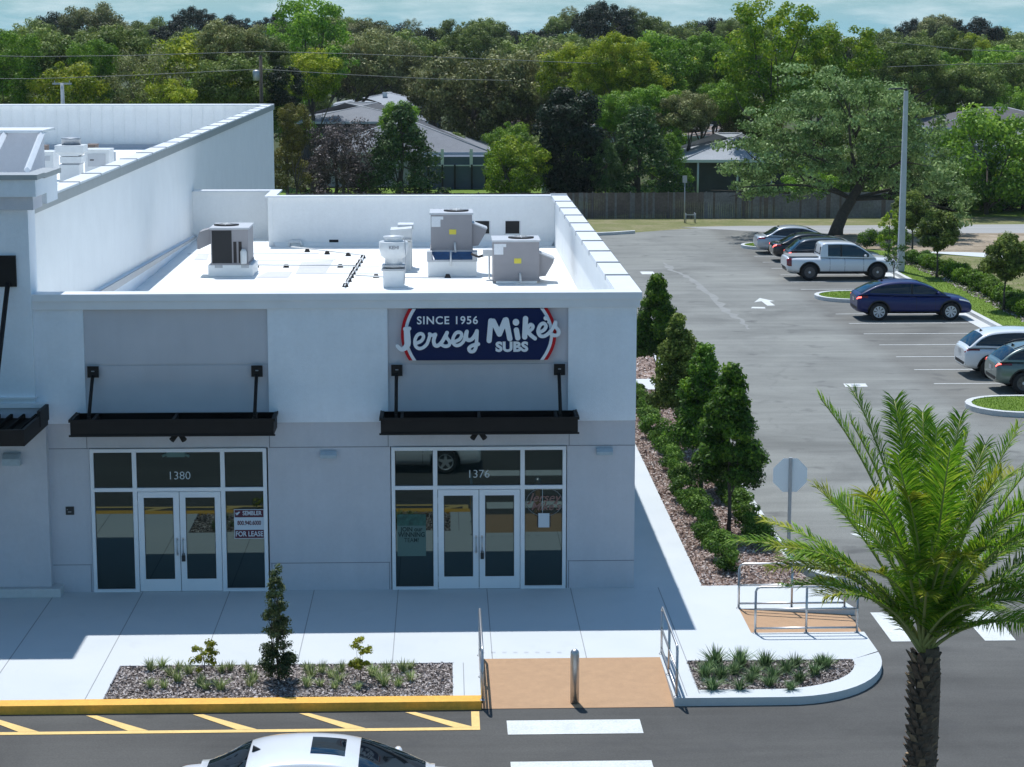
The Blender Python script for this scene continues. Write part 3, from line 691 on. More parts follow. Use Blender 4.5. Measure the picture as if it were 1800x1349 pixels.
# storefronts
def storefront(x0, num):
    """aluminium storefront 3.62 m wide: two sidelights, three transoms, double door"""
    f = MB(); x1 = x0 + 3.62; yf, yb = -.035, .09; t = .075
    xa, xb = x0 + .86, x1 - .86              # mullions beside the door
    f.box(x0, x0 + t, yf, yb, 0, GT); f.box(x1 - t, x1, yf, yb, 0, GT); f.box(x0 + t, x1 - t, yf, yb, GT - t, GT)
    f.box(xa, xa + .09, yf, yb, 0, GT - t); f.box(xb - .09, xb, yf, yb, 0, GT - t)
    f.box(x0 + t, xa, yf, yb, 2.13, 2.21); f.box(xb, x1 - t, yf, yb, 2.13, 2.21); f.box(xa + .09, xb - .09, yf, yb, 2.13, 2.21)
    f.box(x0 + t, xa, yf, yb, 0, .06); f.box(xb, x1 - t, yf, yb, 0, .06)
    fr = f.build('storefront_frame', 'alum', shop, .004)
    for (a, b_, c, d) in ((x0 + t, xa, 2.21, GT - t), (xa + .09, xb - .09, 2.21, GT - t), (xb, x1 - t, 2.21, GT - t), (x0 + t, xa, .06, 2.13), (xb, x1 - t, .06, 2.13)):
        g = MB(); g.box(a, b_, .022, .03, c, d); gp = g.build('pane', 'glass', fr)
        if c > 2: gp.rotation_euler = (-.0023, 0, 0); gp.location = (0, -.0058, 0)
        q = MB(); q.box(a, b_, .015, .021, c, c + .012); q.box(a, b_, .015, .021, d - .012, d); q.box(a, a + .012, .015, .021, c + .012, d - .012); q.box(b_ - .012, b_, .015, .021, c + .012, d - .012); q.build('gasket', 'gasket', fr)
    mid = (xa + xb) / 2
    for sgn, (a, b_) in ((-1, (xa + .10, mid - .006)), (1, (mid + .006, xb - .10))):
        d = MB(); st_ = .12
        d.box(a, a + st_, -.028, .02, .012, 2.12); d.box(b_ - st_, b_, -.028, .02, .012, 2.12); d.box(a + st_, b_ - st_, -.028, .02, 2.0, 2.12); d.box(a + st_, b_ - st_, -.028, .02, .012, .27)
        dr = d.build('door', 'alum', shop, .004)
        g = MB(); g.box(a + st_, b_ - st_, -.01, 0, .27, 2.0); g.build('door_glass', 'glass', dr)
        q = MB()
        ga, gb = a + st_, b_ - st_
        q.box(ga, gb, -.016, -.011, .27, .282); q.box(ga, gb, -.016, -.011, 1.988, 2.0); q.box(ga, ga + .012, -.016, -.011, .282, 1.988); q.box(gb - .012, gb, -.016, -.011, .282, 1.988); q.build('door_gasket', 'gasket', dr)
        hx = (b_ - .055) if sgn < 0 else (a + .055)
        h = MB(); h.tube([(hx, -.03, .80), (hx, -.085, .82), (hx - sgn * .0, -.09, .96), (hx, -.085, 1.10), (hx, -.03, 1.12)], .014, 8); h.box(hx - .02, hx + .02, -.036, -.028, .77, .83); h.box(hx - .02, hx + .02, -.036, -.028, 1.09, 1.15); h.build('handle', 'steel', dr)
        hh = MB(); ex = a - .012 if sgn < 0 else b_ + .012
        for z in (.22, 1.06, 1.9): hh.box(ex - .012, ex + .012, -.034, -.02, z - .06, z + .06)
        hh.build('hinge', 'galv', dr)
    k = MB(); k.box(mid + .03, mid + .10, -.10, -.05, .66, .78); k.tube([(mid + .045, -.075, .78), (mid + .045, -.075, .82), (mid + .065, -.075, .84), (mid + .085, -.075, .82), (mid + .085, -.075, .78)], .007, 6)
    tag(k.build('padlock', 'gasket'), 'black key lockbox hanging from the %s door handle' % ('1380' if num == '1380' else '1376'), 'lockbox', 'key lockboxes on the door handles')
    # address numerals on the transom glass
    c = at(315 if num == '1380' else 841, 837 if num == '1380' else 834, Y=.02)
    text('address_number', num, .24, 'vinyl_w', fr, (c.x, .02, c.z), extrude=.001, bold=-.002)
    th_ = MB(); th_.box(xa + .09, xb - .09, -.02, .09, 0, .012); th_.build('threshold', 'galv', fr)
    bk = MB(); bk.box(x0, x1, .10, .12, 0, GT); bk.build('backing', 'black', fr)
    return xa, xb, mid
sf1 = storefront(-7.31, '1380'); sf2 = storefront(-1.12, '1376')
# emergency light seen at the transom of 1380
a = at(309, 797, Y=.02)
e = MB(); e.box(a.x - .19, a.x + .19, .004, .02, a.z - .08, a.z + .09); e.tube([(a.x - .19, .01, a.z - .02), (a.x - .28, .01, a.z - .06)], .03, 8); e.tube([(a.x + .19, .01, a.z - .02), (a.x + .28, .01, a.z - .07)], .03, 8)
tag(e.build('emergency_light', 'mint'), 'pale twin head emergency light above the 1380 number', 'emergency light')

# canopies
def canopy(x0, x1, rods, zt=3.80, zb=3.47, dy=.92, beams=None):
    c = MB(); t = .05
    c.box(x0, x1, -dy, -dy + t, zb, zt); c.box(x0, x0 + t, -dy + t, -.06, zb, zt); c.box(x1 - t, x1, -dy + t, -.06, zb, zt)
    c.box(x0 - .03, x1 + .03, -dy - .025, -dy, zt - .045, zt + .012); c.box(x0 - .03, x1 + .03, -dy - .025, -dy, zb - .01, zb + .03)
    c.box(x0 - .03, x0, -dy, -.06, zt - .045, zt + .012); c.box(x1, x1 + .03, -dy, -.06, zt - .045, zt + .012)
    cn = c.build('canopy', 'bronze', shop, .004)
    d = MB(); d.box(x0 + t, x1 - t, -.085, -.0625, zb + .01, zt - .01); d.box(x0 + t, x1 - t, -dy + t, -.09, zb + .05, zb + .08)
    xx = x0 + .1
    while xx < x1 - .1: d.box(xx, xx + .02, -dy + t, -.062, zb + .08, zb + .12); xx += .3
    d.build('canopy_deck', 'bronze_in', cn)
    b = MB()
    for bx in (beams or [x0 + .42, (x0 + x1) / 2, x1 - .42]): b.box(bx - .03, bx + .03, -dy + t, -.062, zb + .1, zt - .02)
    b.build('canopy_beam', 'bronze', cn)
    for rx in rods:
        r = MB(); r.box(rx - .115, rx + .115, -.095, -.06, 4.53, 4.76); r.tube([(rx - .01, -.10, 4.56), (rx - .01, -.70, 3.80)], .036, 8); r.box(rx - .04, rx + .02, -.74, -.66, 3.72, 3.84); r.tube([(rx - .03, -.097, 4.66), (rx + .03, -.097, 4.66)], .012, 6, 1)
        r.build('support_rod', ['bronze', 'galv'], cn)
    return cn
canopy(-7.52, -3.45, (-7.17, -3.84)); canopy(-1.30, 2.68, (-.985, 2.35))
for x_ in (-5.44, .68):       # double spot under each canopy
    s = MB(); s.tube([(x_, -.30, 3.50), (x_, -.30, 3.38)], .05, 10)
    for d in (-1, 1): s.tube([(x_, -.30, 3.40), (x_ + d * .06, -.36, 3.36), (x_ + d * .13, -.42, 3.28)], [.03, .05, .06], 10)
    s.build('spotlight', 'bronze', shop)
for x_, z_ in ((-2.41, 2.89), (3.29, 2.92)):
    s = MB(); s.prism([(-.13, z_ - .07), (0, z_ - .05), (0, z_ + .07), (-.06, z_ + .07), (-.13, z_ - .0)], x_ - .17, x_ + .17, 0, 'x'); s.box(x_ - .08, x_ + .08, -.075, -.06, z_ - .0, z_ + .06, 1)
    s.build('wall_light', ['emlight', 'galv'], shop, .006)
a = at(123, 898, Y=0)
s = MB(); s.box(a.x - .085, a.x + .085, -.02, 0, a.z - .085, a.z + .085); ob = s.build('wall_box', 'gasket', shop)
s = MB(); s.box(a.x - .04, a.x + .03, -.024, -.02, a.z - .03, a.z - .015); s.box(a.x - .06, a.x - .045, -.024, -.02, a.z + .02, a.z + .035); s.build('wall_box_mark', 'galv', ob)

# ---- signs and notices
# script lettering: strokes unioned on a fine grid, then outlined and extruded
def stroke_mesh(name, strokes, m, parent, cell=.012, depth=.05, y0=0.):
    """strokes: list of lists of (x,z,r); union field -> contour polygons with side walls"""
    xs = [p[0] for s_ in strokes for p in s_]; zs = [p[1] for s_ in strokes for p in s_]
    gx = np.arange(min(xs) - .15, max(xs) + .15, cell); gz = np.arange(min(zs) - .15, max(zs) + .15, cell)
    Xg, Zg = np.meshgrid(gx, gz, indexing='ij'); Fd = np.full(Xg.shape, 1e3)
    for s_ in strokes:
        for (ax, az, ar), (bx, bz, br_) in zip(s_[:-1], s_[1:]):
            dx, dz = bx - ax, bz - az; L = dx * dx + dz * dz + 1e-9
            tt = np.clip(((Xg - ax) * dx + (Zg - az) * dz) / L, 0, 1)
            Fd = np.minimum(Fd, np.hypot(Xg - ax - tt * dx, Zg - az - tt * dz) - (ar + (br_ - ar) * tt))
    vid = {}; V = []; Fc = []; walls = []
    def vv(key, x, z):
        if key not in vid: vid[key] = len(V); V.append((x, z))
        return vid[key]
    nx, nz_ = Fd.shape
    act = np.argwhere((np.minimum.reduce([Fd[:-1, :-1], Fd[1:, :-1], Fd[1:, 1:], Fd[:-1, 1:]]) < 0))
    for i, j in act:
        cs = [(i, j), (i + 1, j), (i + 1, j + 1), (i, j + 1)]; f = [Fd[c] for c in cs]; poly = []
        for k in range(4):
            a_, b2 = cs[k], cs[(k + 1) % 4]; fa, fb = f[k], f[(k + 1) % 4]
            if fa < 0: poly.append(vv(a_, gx[a_[0]], gz[a_[1]]))
            if (fa < 0) != (fb < 0):
                t_ = fa / (fa - fb); key = (min(a_, b2), max(a_, b2)); x_ = gx[a_[0]] + t_ * (gx[b2[0]] - gx[a_[0]]); z_ = gz[a_[1]] + t_ * (gz[b2[1]] - gz[a_[1]])
                poly.append(vv(key, x_, z_))
                if fa < 0: st_ = poly[-1]
                else: en = poly[-1]
        if any(q < 0 for q in f) and any(q >= 0 for q in f):
            # boundary runs from the exit vertex to the entry vertex
            for k, q in enumerate(poly):
                n2 = poly[(k + 1) % len(poly)]
                if q == st_ and n2 == en: walls.append((q, n2))
        if len(poly) >= 3: Fc.append(tuple(poly))
    n = len(V); mb = MB()
    vs = [(x_, y0 - depth, z_) for x_, z_ in V] + [(x_, y0, z_) for x_, z_ in V]
    mb.add(vs, Fc + [(b2, a_, a_ + n, b2 + n) for a_, b2 in walls])
    return mb.build(name, m, parent)

def smoothpath(pts, n=5):
    out = []
    P_ = [pts[0]] + pts + [pts[-1]]
    for i in range(1, len(P_) - 2):
        p0, p1, p2, p3 = [np.array(P_[k], float) for k in (i - 1, i, i + 1, i + 2)]
        for t in np.arange(0, 1, 1. / n):
            out.append(tuple(.5 * ((2 * p1) + (-p0 + p2) * t + (2 * p0 - 5 * p1 + 4 * p2 - p3) * t * t + (-p0 + 3 * p1 - 3 * p2 + p3) * t ** 3)))
    out.append(tuple(pts[-1])); return out
sc0 = at(680, 520, Y=0); sc1 = at(1020, 660, Y=0)
def cx_(u): return sc0.x + (sc1.x - sc0.x) * u / 1800
def cz_(v): return sc0.z + (sc1.z - sc0.z) * v / 741
UM = (sc1.x - sc0.x) / 1800
sign = thing('shop_sign', (0, 0, 0), 'navy shop sign with white script lettering and red and white curved ends', 'sign')
zt_, zb_ = cz_(118), cz_(588)
def side_arc(u_mid, u_end, sgn):     # bowed end of the board
    return [(cx_(u_end + (u_mid - u_end) * (1 - t * t)), (zt_ + zb_) / 2 + (zt_ - zb_) / 2 * t) for t in [i / 8 for i in range(-8, 9)]]
def boardshape(lm, le, rm, re): return side_arc(lm, le, -1) + side_arc(rm, re, 1)[::-1]
b = MB(); b.prism(boardshape(188, 270, 1512, 1420), -.12, -.004, 0, 'y'); b.build('sign_board', 'navy', sign)
def band_(name, l0, l1, le0, le1, m):
    b = MB(); A = side_arc(l0, le0, 1); B = side_arc(l1, le1, 1); b.prism(A + B[::-1], -.115, -.004, 0, 'y'); b.build(name, m, sign)
band_('white_band', 158, 187, 234, 269, 'sign_white'); band_('red_band', 128, 157, 200, 233, 'sign_red')
band_('white_band', 1513, 1542, 1421, 1456, 'sign_white'); band_('red_band', 1543, 1572, 1457, 1490, 'sign_red')
def S_(pts, r, n=5): 
    q = [(cx_(u), cz_(v), (r if len(p) < 3 else p[2]) * UM) for p in pts for u, v in [p[:2]]]
    return smoothpath(q, n)
def hard(pts, r): return [(cx_(u), cz_(v), r * UM) for u, v in pts]
jersey = [hard([(166, 296), (208, 293)], 17), S_([(183, 300, 28), (188, 390, 30), (188, 435, 29), (168, 468, 24), (130, 482, 19), (95, 452, 16)], 30),
  S_([(268, 428), (318, 405), (338, 366), (318, 340), (282, 352), (258, 400), (262, 448), (290, 474), (330, 468), (368, 435), (388, 385), (400, 345)], 15),
  S_([(392, 342), (415, 355), (448, 345)], 14), S_([(448, 350), (432, 400), (440, 442), (468, 450), (505, 420), (538, 365), (556, 332)], 17),
  S_([(553, 335), (550, 372), (578, 412), (574, 446), (536, 456), (502, 440)], 15),
  S_([(626, 414), (672, 392), (692, 352), (672, 328), (636, 338), (610, 388), (616, 432), (646, 450), (684, 436), (715, 398), (732, 330)], 15),
  S_([(740, 322), (734, 372), (750, 400), (786, 392), (818, 350), (832, 318)], 17), S_([(834, 318), (830, 400), (824, 462), (804, 500), (772, 504), (758, 478), (790, 450), (846, 438)], 16)]
mike = [hard([(962, 226), (946, 405)], 24), hard([(985, 230), (1040, 345)], 25), hard([(1095, 220), (1042, 345)], 25), hard([(1104, 218), (1138, 388)], 25),
  hard([(1195, 238), (1195, 240)], 30), hard([(1199, 310), (1212, 382)], 24),
  hard([(1284, 206), (1276, 374)], 24), S_([(1290, 318), (1325, 262), (1352, 272), (1345, 300), (1305, 328)], 15), S_([(1308, 328), (1335, 360), (1372, 388)], 18),
  S_([(1418, 330), (1458, 308), (1474, 272), (1450, 250), (1418, 270), (1400, 325), (1424, 366), (1474, 360), (1530, 305), (1562, 240)], 16),
  S_([(1564, 245), (1564, 282), (1592, 318), (1588, 350), (1555, 362), (1520, 348)], 16), hard([(1470, 203), (1471, 204)], 19), S_([(1483, 210), (1497, 230), (1492, 244)], 7)]
stroke_mesh('script_lettering', jersey, 'sign_white', sign, depth=.06, y0=-.122)
stroke_mesh('script_lettering', mike, 'sign_white', sign, depth=.06, y0=-.122)
text('since_lettering', 'SINCE 1956', .225, 'sign_white', sign, (cx_(560), -.125, cz_(224)), .006, .004, 1.0, spacing=1.13)
text('subs_lettering', 'SUBS', .27, 'sign_white', sign, (cx_(1157), -.125, cz_(470)), .006, .014, 1.08, spacing=1.05)

# for-lease sign in the right sidelight of 1380
def fp(px, py, y=.0): return at(px, py, Y=y)
ls = thing('lease_sign', (0, 0, 0), 'maroon and white FOR LEASE sign in the right window of 1380', 'sign')
a = fp(411, 896); c = fp(465, 947); ww = c.x - a.x; hh = a.z - c.z
b = MB(); b.box(a.x, c.x, .004, .018, c.z, a.z); b.build('sign_panel', 'paper', ls)
b = MB(); b.box(a.x + .012, c.x - .012, .001, .004, a.z - hh * .27, a.z - .012); b.build('upper_band', 'maroon', ls)
b = MB(); b.box(a.x + .012, c.x - .012, .001, .004, c.z + .012, c.z + hh * .30); b.build('lower_band', 'maroon', ls)
text('sign_text', 'SEMBLER', .125, 'paper', ls, (a.x + ww * .60, .0, a.z - hh * .135), .001, .003, .80)
text('sign_text', '800.940.6000', .125, 'maroon', ls, (a.x + ww * .5, .003, a.z - hh * .47), .001, .004, .72)
text('sign_text', 'FOR LEASE', .15, 'paper', ls, (a.x + ww * .5, .0, c.z + hh * .155), .001, .003, .80)
b = MB(); zz = a.z - hh * .135
b.prism([(a.x + .03, zz - .035), (a.x + .075, zz - .035), (a.x + .135, zz + .035), (a.x + .09, zz + .035)], -.001, .0, 0, 'y'); b.prism([(a.x + .03, zz + .015), (a.x + .08, zz + .015), (a.x + .06, zz - .005), (a.x + .03, zz - .005)], -.0015, -.001, 0, 'y'); b.build('emblem', 'paper', ls)
# hiring poster, left sidelight of 1376
po = thing('hiring_poster', (0, 0, 0), 'mint green hiring poster in the left window of 1376', 'poster')
a = fp(698, 905); c = fp(749, 978); ww = c.x - a.x; hh = a.z - c.z
b = MB(); b.box(a.x, c.x, .012, .018, c.z, a.z - hh * .27); b.build('poster_sheet', 'mint', po)
b = MB(); b.box(a.x, c.x, .010, .018, a.z - hh * .27, a.z); b.build('poster_picture', 'ink_green', po)
text('poster_text', 'JOIN our', .13, 'ink', po, (a.x + ww * .5, .010, a.z - hh * .36), .001, .004, .9)
text('poster_text', 'WINNING', .14, 'ink', po, (a.x + ww * .5, .010, a.z - hh * .49), .001, .004, .86)
text('poster_text', 'TEAM!', .13, 'ink', po, (a.x + ww * .5, .010, a.z - hh * .62), .001, .001, .85)
# round unlit neon sign with a paper notice, right sidelight
ne = thing('window_neon_sign', (0, 0, 0), 'unlit oval neon script sign hanging in the right window of 1376', 'sign')
a = fp(957, 883)
b = MB(); b.tube([(a.x + .375 * cos(t), .010, a.z + .30 * sin(t)) for t in [i * pi / 16 for i in range(33)]], .008, 6, caps=False); b.build('oval_tube', 'neon_off', ne)
text('script_tube', 'Jersey', .25, 'neon_pink', ne, (a.x, .006, a.z + .09), .002, .002, 1.05, shear=.3)
text('script_tube', "Mike's", .23, 'neon_pink', ne, (a.x + .02, .006, a.z - .10), .002, .002, 1.05, shear=.3)
b = MB(); b.tube([(a.x - .04, .008, 2.13), (a.x - .04, .008, a.z - .32)], .006, 6); b.build('hanging_cord', 'vinyl_w', ne)
a = fp(956, 915); b = MB(); b.box(a.x - .115, a.x + .115, -.004, .004, a.z - .15, a.z + .15); nb = tag(b.build('paper_notice', 'paper'), 'small white paper notice taped on black backing in the right window of 1376', 'notice')
b = MB(); b.box(a.x - .14, a.x + .14, .006, .012, a.z - .14, a.z + .17); b.build('notice_backing', 'gasket', nb)

# =================================================================== BIG STORE ON THE LEFT
big = thing('large_store', (0, 0, 0), 'tall white store with long side wall at the left of the shop', 'building')
SX, STZ = -8.5, 8.0
w = MB(); w.box(SX - .3, SX, .45, 62.5, 0, STZ - .05); w.build('side_wall', 'white_wall', big)
w = MB(); w.box(SX - .3, SX + .03, 0.0, .95, 0, STZ - .05); w.build('side_wall_return', 'stucco_white', big)
w = MB(); w.box(-60, SX - .3, 61.4, 61.7, 5.9, STZ); w.box(-60, SX - .3, 61.7, 62.5, 0, STZ)
xx = -40.
while xx < SX - .4: w.box(xx, xx + .06, 61.36, 61.4, 5.95, STZ - .02); xx += .55
w.build('rear_parapet', 'white_wall', big)
w = MB(); w.box(-60, SX - .3, 61.25, 62.6, STZ, STZ + .06); w.build('rear_cap', 'cap_metal', big)
w = MB(); w.box(-60, SX - .3, 61.28, 61.35, 5.85, 6.12); w.build('rear_flashing', 'panel_grey', big)
w = MB(); yy = .4; 
while yy < 62.4:
    y2 = min(yy + 3.05, 62.55); w.box(SX - .42, SX + .05, yy, y2 - .012, STZ - .05, STZ + .05); w.box(SX - .43, SX + .052, y2 - .05, y2 + .03, STZ - .06, STZ + .07, 1); w.box(SX + .052, SX + .058, yy, y2, STZ - .22, STZ + .0, 2); yy = y2
w.build('side_cap', ['cap_metal', 'cap_lap', 'cap_grey'], big)
w = MB(); w.box(-60, SX - .3, .6, 61.4, 5.7, 5.9); w.build('roof_deck', 'roof_white', big)
w = MB(); w.box(SX - .8, SX - .3, .5, 61.4, 5.9, STZ - .1); w.build('inner_parapet', 'white_wall', big)
# front tower
w = MB(); w.box(-30, -8.34, -.22, .5, 3.95, 7.97); w.build('tower_wall', 'stucco_white', big)
w = MB(); w.box(-30, -8.14, -.26, .3, .19, 3.95); w.build('tower_pier', 'stucco_grey', big)
w = MB(); w.box(-30, -7.93, -.42, .25, 0, .185); w.build('pier_plinth', 'kerb', big, .01)
w = MB(); w.box(-30, -8.12, -.32, .4, 3.95, 4.03); w.box(-30, -8.30, -.30, .4, 4.12, 4.16); w.build('ledge', 'cap_metal', big)
w = MB(); w.box(-30, -8.20, -.36, .6, 7.97, 8.24); w.build('tower_lower_band', 'stucco_grey', big)
w = MB(); w.box(-30, -8.12, -.46, .9, 8.24, 8.58); w.build('tower_upper_band', 'stucco_white', big)
w = MB(); w.box(-30, -8.07, -.52, .30, 8.58, 8.68); w.box(-8.45, -8.07, .30, 2.1, 8.56, 8.66); w.build('tower_cap', 'cap_grey', big)
w = MB(); w.box(-8.75, -8.16, .9, 2.1, 8.0, 8.56); w.box(-30, -8.75, .9, 1.2, 6, 8.5); w.build('tower_return', 'stucco_white', big)
# sloping braces behind the tower parapet
for x_ in (-10.4, -9.45, -8.62):
    b = MB(); b.prism([(1.6, 8.55), (4.2, 9.35), (4.2, 9.15), (2.6, 6.0), (1.6, 6.0)] if False else [(1.2, 8.62), (4.6, 9.5), (4.6, 9.3), (4.6, 6.0), (1.2, 6.0)], x_ - .06, x_ + .06, 0, 'x'); 
    p = MB(); 
    q0 = Vector((x_, 1.3, 8.66)); q1 = Vector((x_ - .45, 5.4, 9.25))
    p.tube([q0, q1], .07, 4, smooth=False); p.build('parapet_brace', 'cap_metal', big)
p = MB(); p.box(-30, -9.05, 5.2, 5.5, 6, 9.25); p.build('screen_wall', 'stucco_grey', big)
p = MB(); p.box(-30, -9.0, 5.1, 6.6, 9.25, 9.31); p.build('screen_cap', 'cap_metal', big)
# big canopy
xq = at(42, 750, Y=-2.55).x; c = MB(); c.box(-16, xq, -2.55, -2.48, 3.60, 3.92)
c.prism([(xq - .06, -2.48), (xq, -2.48), (xq + .03, -.30), (xq - .03, -.30)], 3.60, 3.92); c.prism([(xq - .03, -1.1), (xq + .035, -1.1), (xq + .05, -.27), (xq - .02, -.27)], 3.70, 4.02); c.build('canopy', 'bronze', big)
c = MB()
c.prism([(xq - .06, -2.48), (xq - .03, -.3), (-16, -.3), (-16, -2.48)], 3.70, 3.74)
for x_ in (.25, .5, .75, 1.0, 1.25): c.prism([(xq - x_, -2.47), (xq - x_ + .05, -2.47), (xq - x_ + .08, -.31), (xq - x_ + .03, -.31)], 3.74, 3.83)
c.build('canopy_deck', 'bronze_in', big)
c = MB(); a = at(14, 476, Y=-.22); c.box(a.x - .2, a.x + .17, -.27, -.22, 6.42, 7.05); c.tube([(a.x - .0, -.28, 6.5), (a.x - .02, -2.2, 3.98)], .05, 8); c.build('support_rod', 'bronze', big)
a = at(22, 806, Y=-.26); c = MB(); c.prism([(-.46, a.z - .12), (-.26, a.z - .14), (-.26, a.z + .12), (-.36, a.z + .11), (-.44, a.z + .02)], a.x - .18, a.x + .18, 0, 'x'); c.build('wall_light', 'emlight', big, .01)
# sloped flashing where the tall wall meets the shop roof
c = MB(); a = [(SX + .002, 1, 5.55), (SX + .002, 28.3, 4.74)]
c.add([(SX + .001, .45, 4.58), (SX + .10, .45, 4.58), (SX + .10, .45, 5.48), (SX + .001, .45, 5.52), (SX + .001, 28.3, 4.58), (SX + .10, 28.3, 4.58), (SX + .10, 28.3, 4.70), (SX + .001, 28.3, 4.74)], [(0, 1, 2, 3), (4, 7, 6, 5), (1, 5, 6, 2), (2, 6, 7, 3)])
c.build('base_flashing', 'stucco_white', big)
c = MB(); c.add([(SX + .10, .45, 5.25), (SX + .16, .45, 5.25), (SX + .16, .45, 5.5), (SX + .10, .45, 5.5), (SX + .10, 28.3, 4.66), (SX + .13, 28.3, 4.66), (SX + .13, 28.3, 4.72), (SX + .10, 28.3, 4.72)], [(0, 1, 2, 3), (4, 7, 6, 5), (1, 5, 6, 2), (2, 6, 7, 3), (0, 4, 5, 1)])
c.build('termination_bar', 'galv', big)

# =================================================================== ROOFTOP EQUIPMENT
RZ = 4.6
def fan_top(mb, cx, cy, z, r):
    mb.lathe([(r, 0), (r, .03), (r - .04, .03), (r - .04, .005), (.01, .005)], cx, cy, 24, 1, cz=z)
    for k in range(4): a = k * pi / 4; mb.box(cx - .01, cx + .01, cy - .01, cy + .01, z, z)
    mb.tube([(cx - r, cy, z + .04), (cx + r, cy, z + .04)], .012, 5, 2); mb.tube([(cx, cy - r, z + .04), (cx, cy + r, z + .04)], .012, 5, 2)
    for rr in (r * .33, r * .66): mb.tube([(cx + rr * cos(t), cy + rr * sin(t), z + .045) for t in [i * pi / 8 for i in range(17)]], .006, 4, 2, caps=False)
def hvac(name, px0, px1, ptop, pbot, pc0, pc1, pcb, yc, depth, label, kind, hood=1, fanx=.5):
    """packaged roof unit; px extents of the front face at y=yf, kerb at yc"""
    ca, cb = at(pc0, pcb, Y=yc), at(pc1, pcb, Y=yc); yf = yc + .02 if kind != 'adapter' else yc + .45
    a = at(px0, ptop, Y=yf); b_ = at(px1, pbot, Y=yf)
    t = thing(name, (0, 0, 0), label, 'air conditioner', 'packaged air conditioners on the shop roof')
    m = MB(); m.box(ca.x, cb.x, yc, yc + depth, RZ, b_.z - (.0 if kind != 'adapter' else .28)); m.build('roof_kerb', 'roof_white', t, .02)
    if kind == 'adapter':
        z1 = b_.z - .28
        m = MB(); m.box(ca.x - .02, cb.x + .02, yc - .02, yc + depth, z1, z1 + .05); m.box(ca.x - .02, ca.x + .12, yc - .02, yf, z1 + .05, b_.z - .0); m.box(cb.x - .12, cb.x + .02, yc - .02, yf, z1 + .05, b_.z); m.box(ca.x + .12, cb.x - .12, yf - .03, yf, z1 + .05, b_.z); m.build('adapter_frame', 'hvac_top', t)
        m = MB(); m.add([(ca.x + .12, yc + .04, z1 + .055), (cb.x - .12, yc + .04, z1 + .055), (cb.x - .12, yf - .035, b_.z - .04), (ca.x + .12, yf - .035, b_.z - .04)], [(0, 1, 2, 3)]); m.build('shaded_gap_panel', 'blue_gap_shade', t)
    m = MB(); m.box(a.x, b_.x, yf, yf + depth, b_.z, a.z - .03, 0)
    m.box(a.x - .02, b_.x + .02, yf - .02, yf + depth + .02, b_.z, b_.z + .05, 1); m.box(a.x, b_.x, yf - .004, yf, (a.z + b_.z) / 2 - .12, (a.z + b_.z) / 2 - .112, 1)
    m.build('cabinet', ['hvac', 'hvac'], t, .008)
    m = MB(); m.box(a.x - .03, b_.x + .03, yf - .03, yf + depth + .03, a.z - .03, a.z + .02, 0); cxx = a.x + (b_.x - a.x) * fanx; fan_top(m, cxx, yf + depth * .5, a.z + .02, .36); m.build('top_panel', ['hvac_top', 'black', 'white_metal'], t)
    if kind != 'coil':
        m = MB(); zt = a.z - .08; m.box(a.x + .02, a.x + .28, yf - .008, yf - .004, zt - .30, zt); m.box(a.x + .28, a.x + .36, yf - .008, yf - .004, zt - .09, zt); m.build('spec_label', 'sticker_w', t)
        m = MB(); cxm = a.x + (b_.x - a.x) * .53; zm = (a.z + b_.z) / 2 - .0; m.box(cxm - .1, cxm + .1, yf - .009, yf - .004, zm - .07, zm + .07); m.build('warning_sticker', 'sticker_y', t)
        m = MB(); px = a.x + (b_.x - a.x) * .58; m.tube([(px, yf - .02, b_.z + .22), (px + .01, yf - .12, b_.z + .05), (px + .02, yf - .14, b_.z - .05)], .03, 8)
        if kind == 'adapter': m.tube([(px + .02, yf - .14, b_.z - .02), (px - .12, yf - .2, b_.z - .01), (px - .12, yc - .06, b_.z - .1), (px - .12, yc - .08, b_.z - .4)], .025, 8)
        else: m.tube([(px + .02, yf - .14, b_.z - .05), (px - .16, yf - .16, b_.z - .06)], .03, 8); m.tube([(px + .02, yf - .14, b_.z - .02), (px + .03, yf - .16, RZ + .05)], .022, 8)
        m.build('drain_pipe', 'pvc', t)
        m = MB(); z0 = b_.z + .22; m.prism([(b_.x, z0 + .55), (b_.x + .42, z0 + .38), (b_.x + .40, z0 + .28), (b_.x + .18, z0 - .10), (b_.x, z0 - .12)], yf + .12, yf + .8, 0, 'y'); m.prism([(b_.x, z0 + .56), (b_.x + .44, z0 + .395), (b_.x + .42, z0 + .36), (b_.x, z0 + .53)], yf + .10, yf + .82, 1, 'y'); m.build('intake_hood', ['hvac', 'hvac_top'], t)
    else:
        m = MB(); W_ = b_.x - a.x; m.box(a.x + .03, a.x + W_ * .56, yf - .008, yf - .001, b_.z + .04, a.z - .06); m.build('condenser_coil', 'coil', t)
        m = MB()
        for q in (.60, .74): m.box(a.x + W_ * q, a.x + W_ * (q + .085), yf - .008, yf - .001, b_.z + .06, a.z - .38)
        m.build('vent_louvre', 'rubber_block', t)
        m = MB(); m.lathe([(.08, 0), (.09, .05), (.09, .35), (.05, .42), (.02, .43)], a.x + W_ * .88, yf - .12, 12, 0, cz=b_.z + .04); m.build('vent_cylinder', 'white_metal', t)
        m = MB(); m.prism([(a.x, a.z - .02), (a.x - .35, a.z - .12), (a.x - .42, a.z - .32), (a.x - .42, a.z - .62), (a.x - .36, a.z - .62), (a.x, a.z - .45)], yf + .25, yf + 1.0, 0, 'y'); m.prism([(a.x - .424, a.z - .32), (a.x - .424, a.z - .6), (a.x - .42, a.z - .6), (a.x - .42, a.z - .32)], yf + .27, yf + .98, 1, 'y'); m.build('intake_hood', ['hvac', 'black'], t)
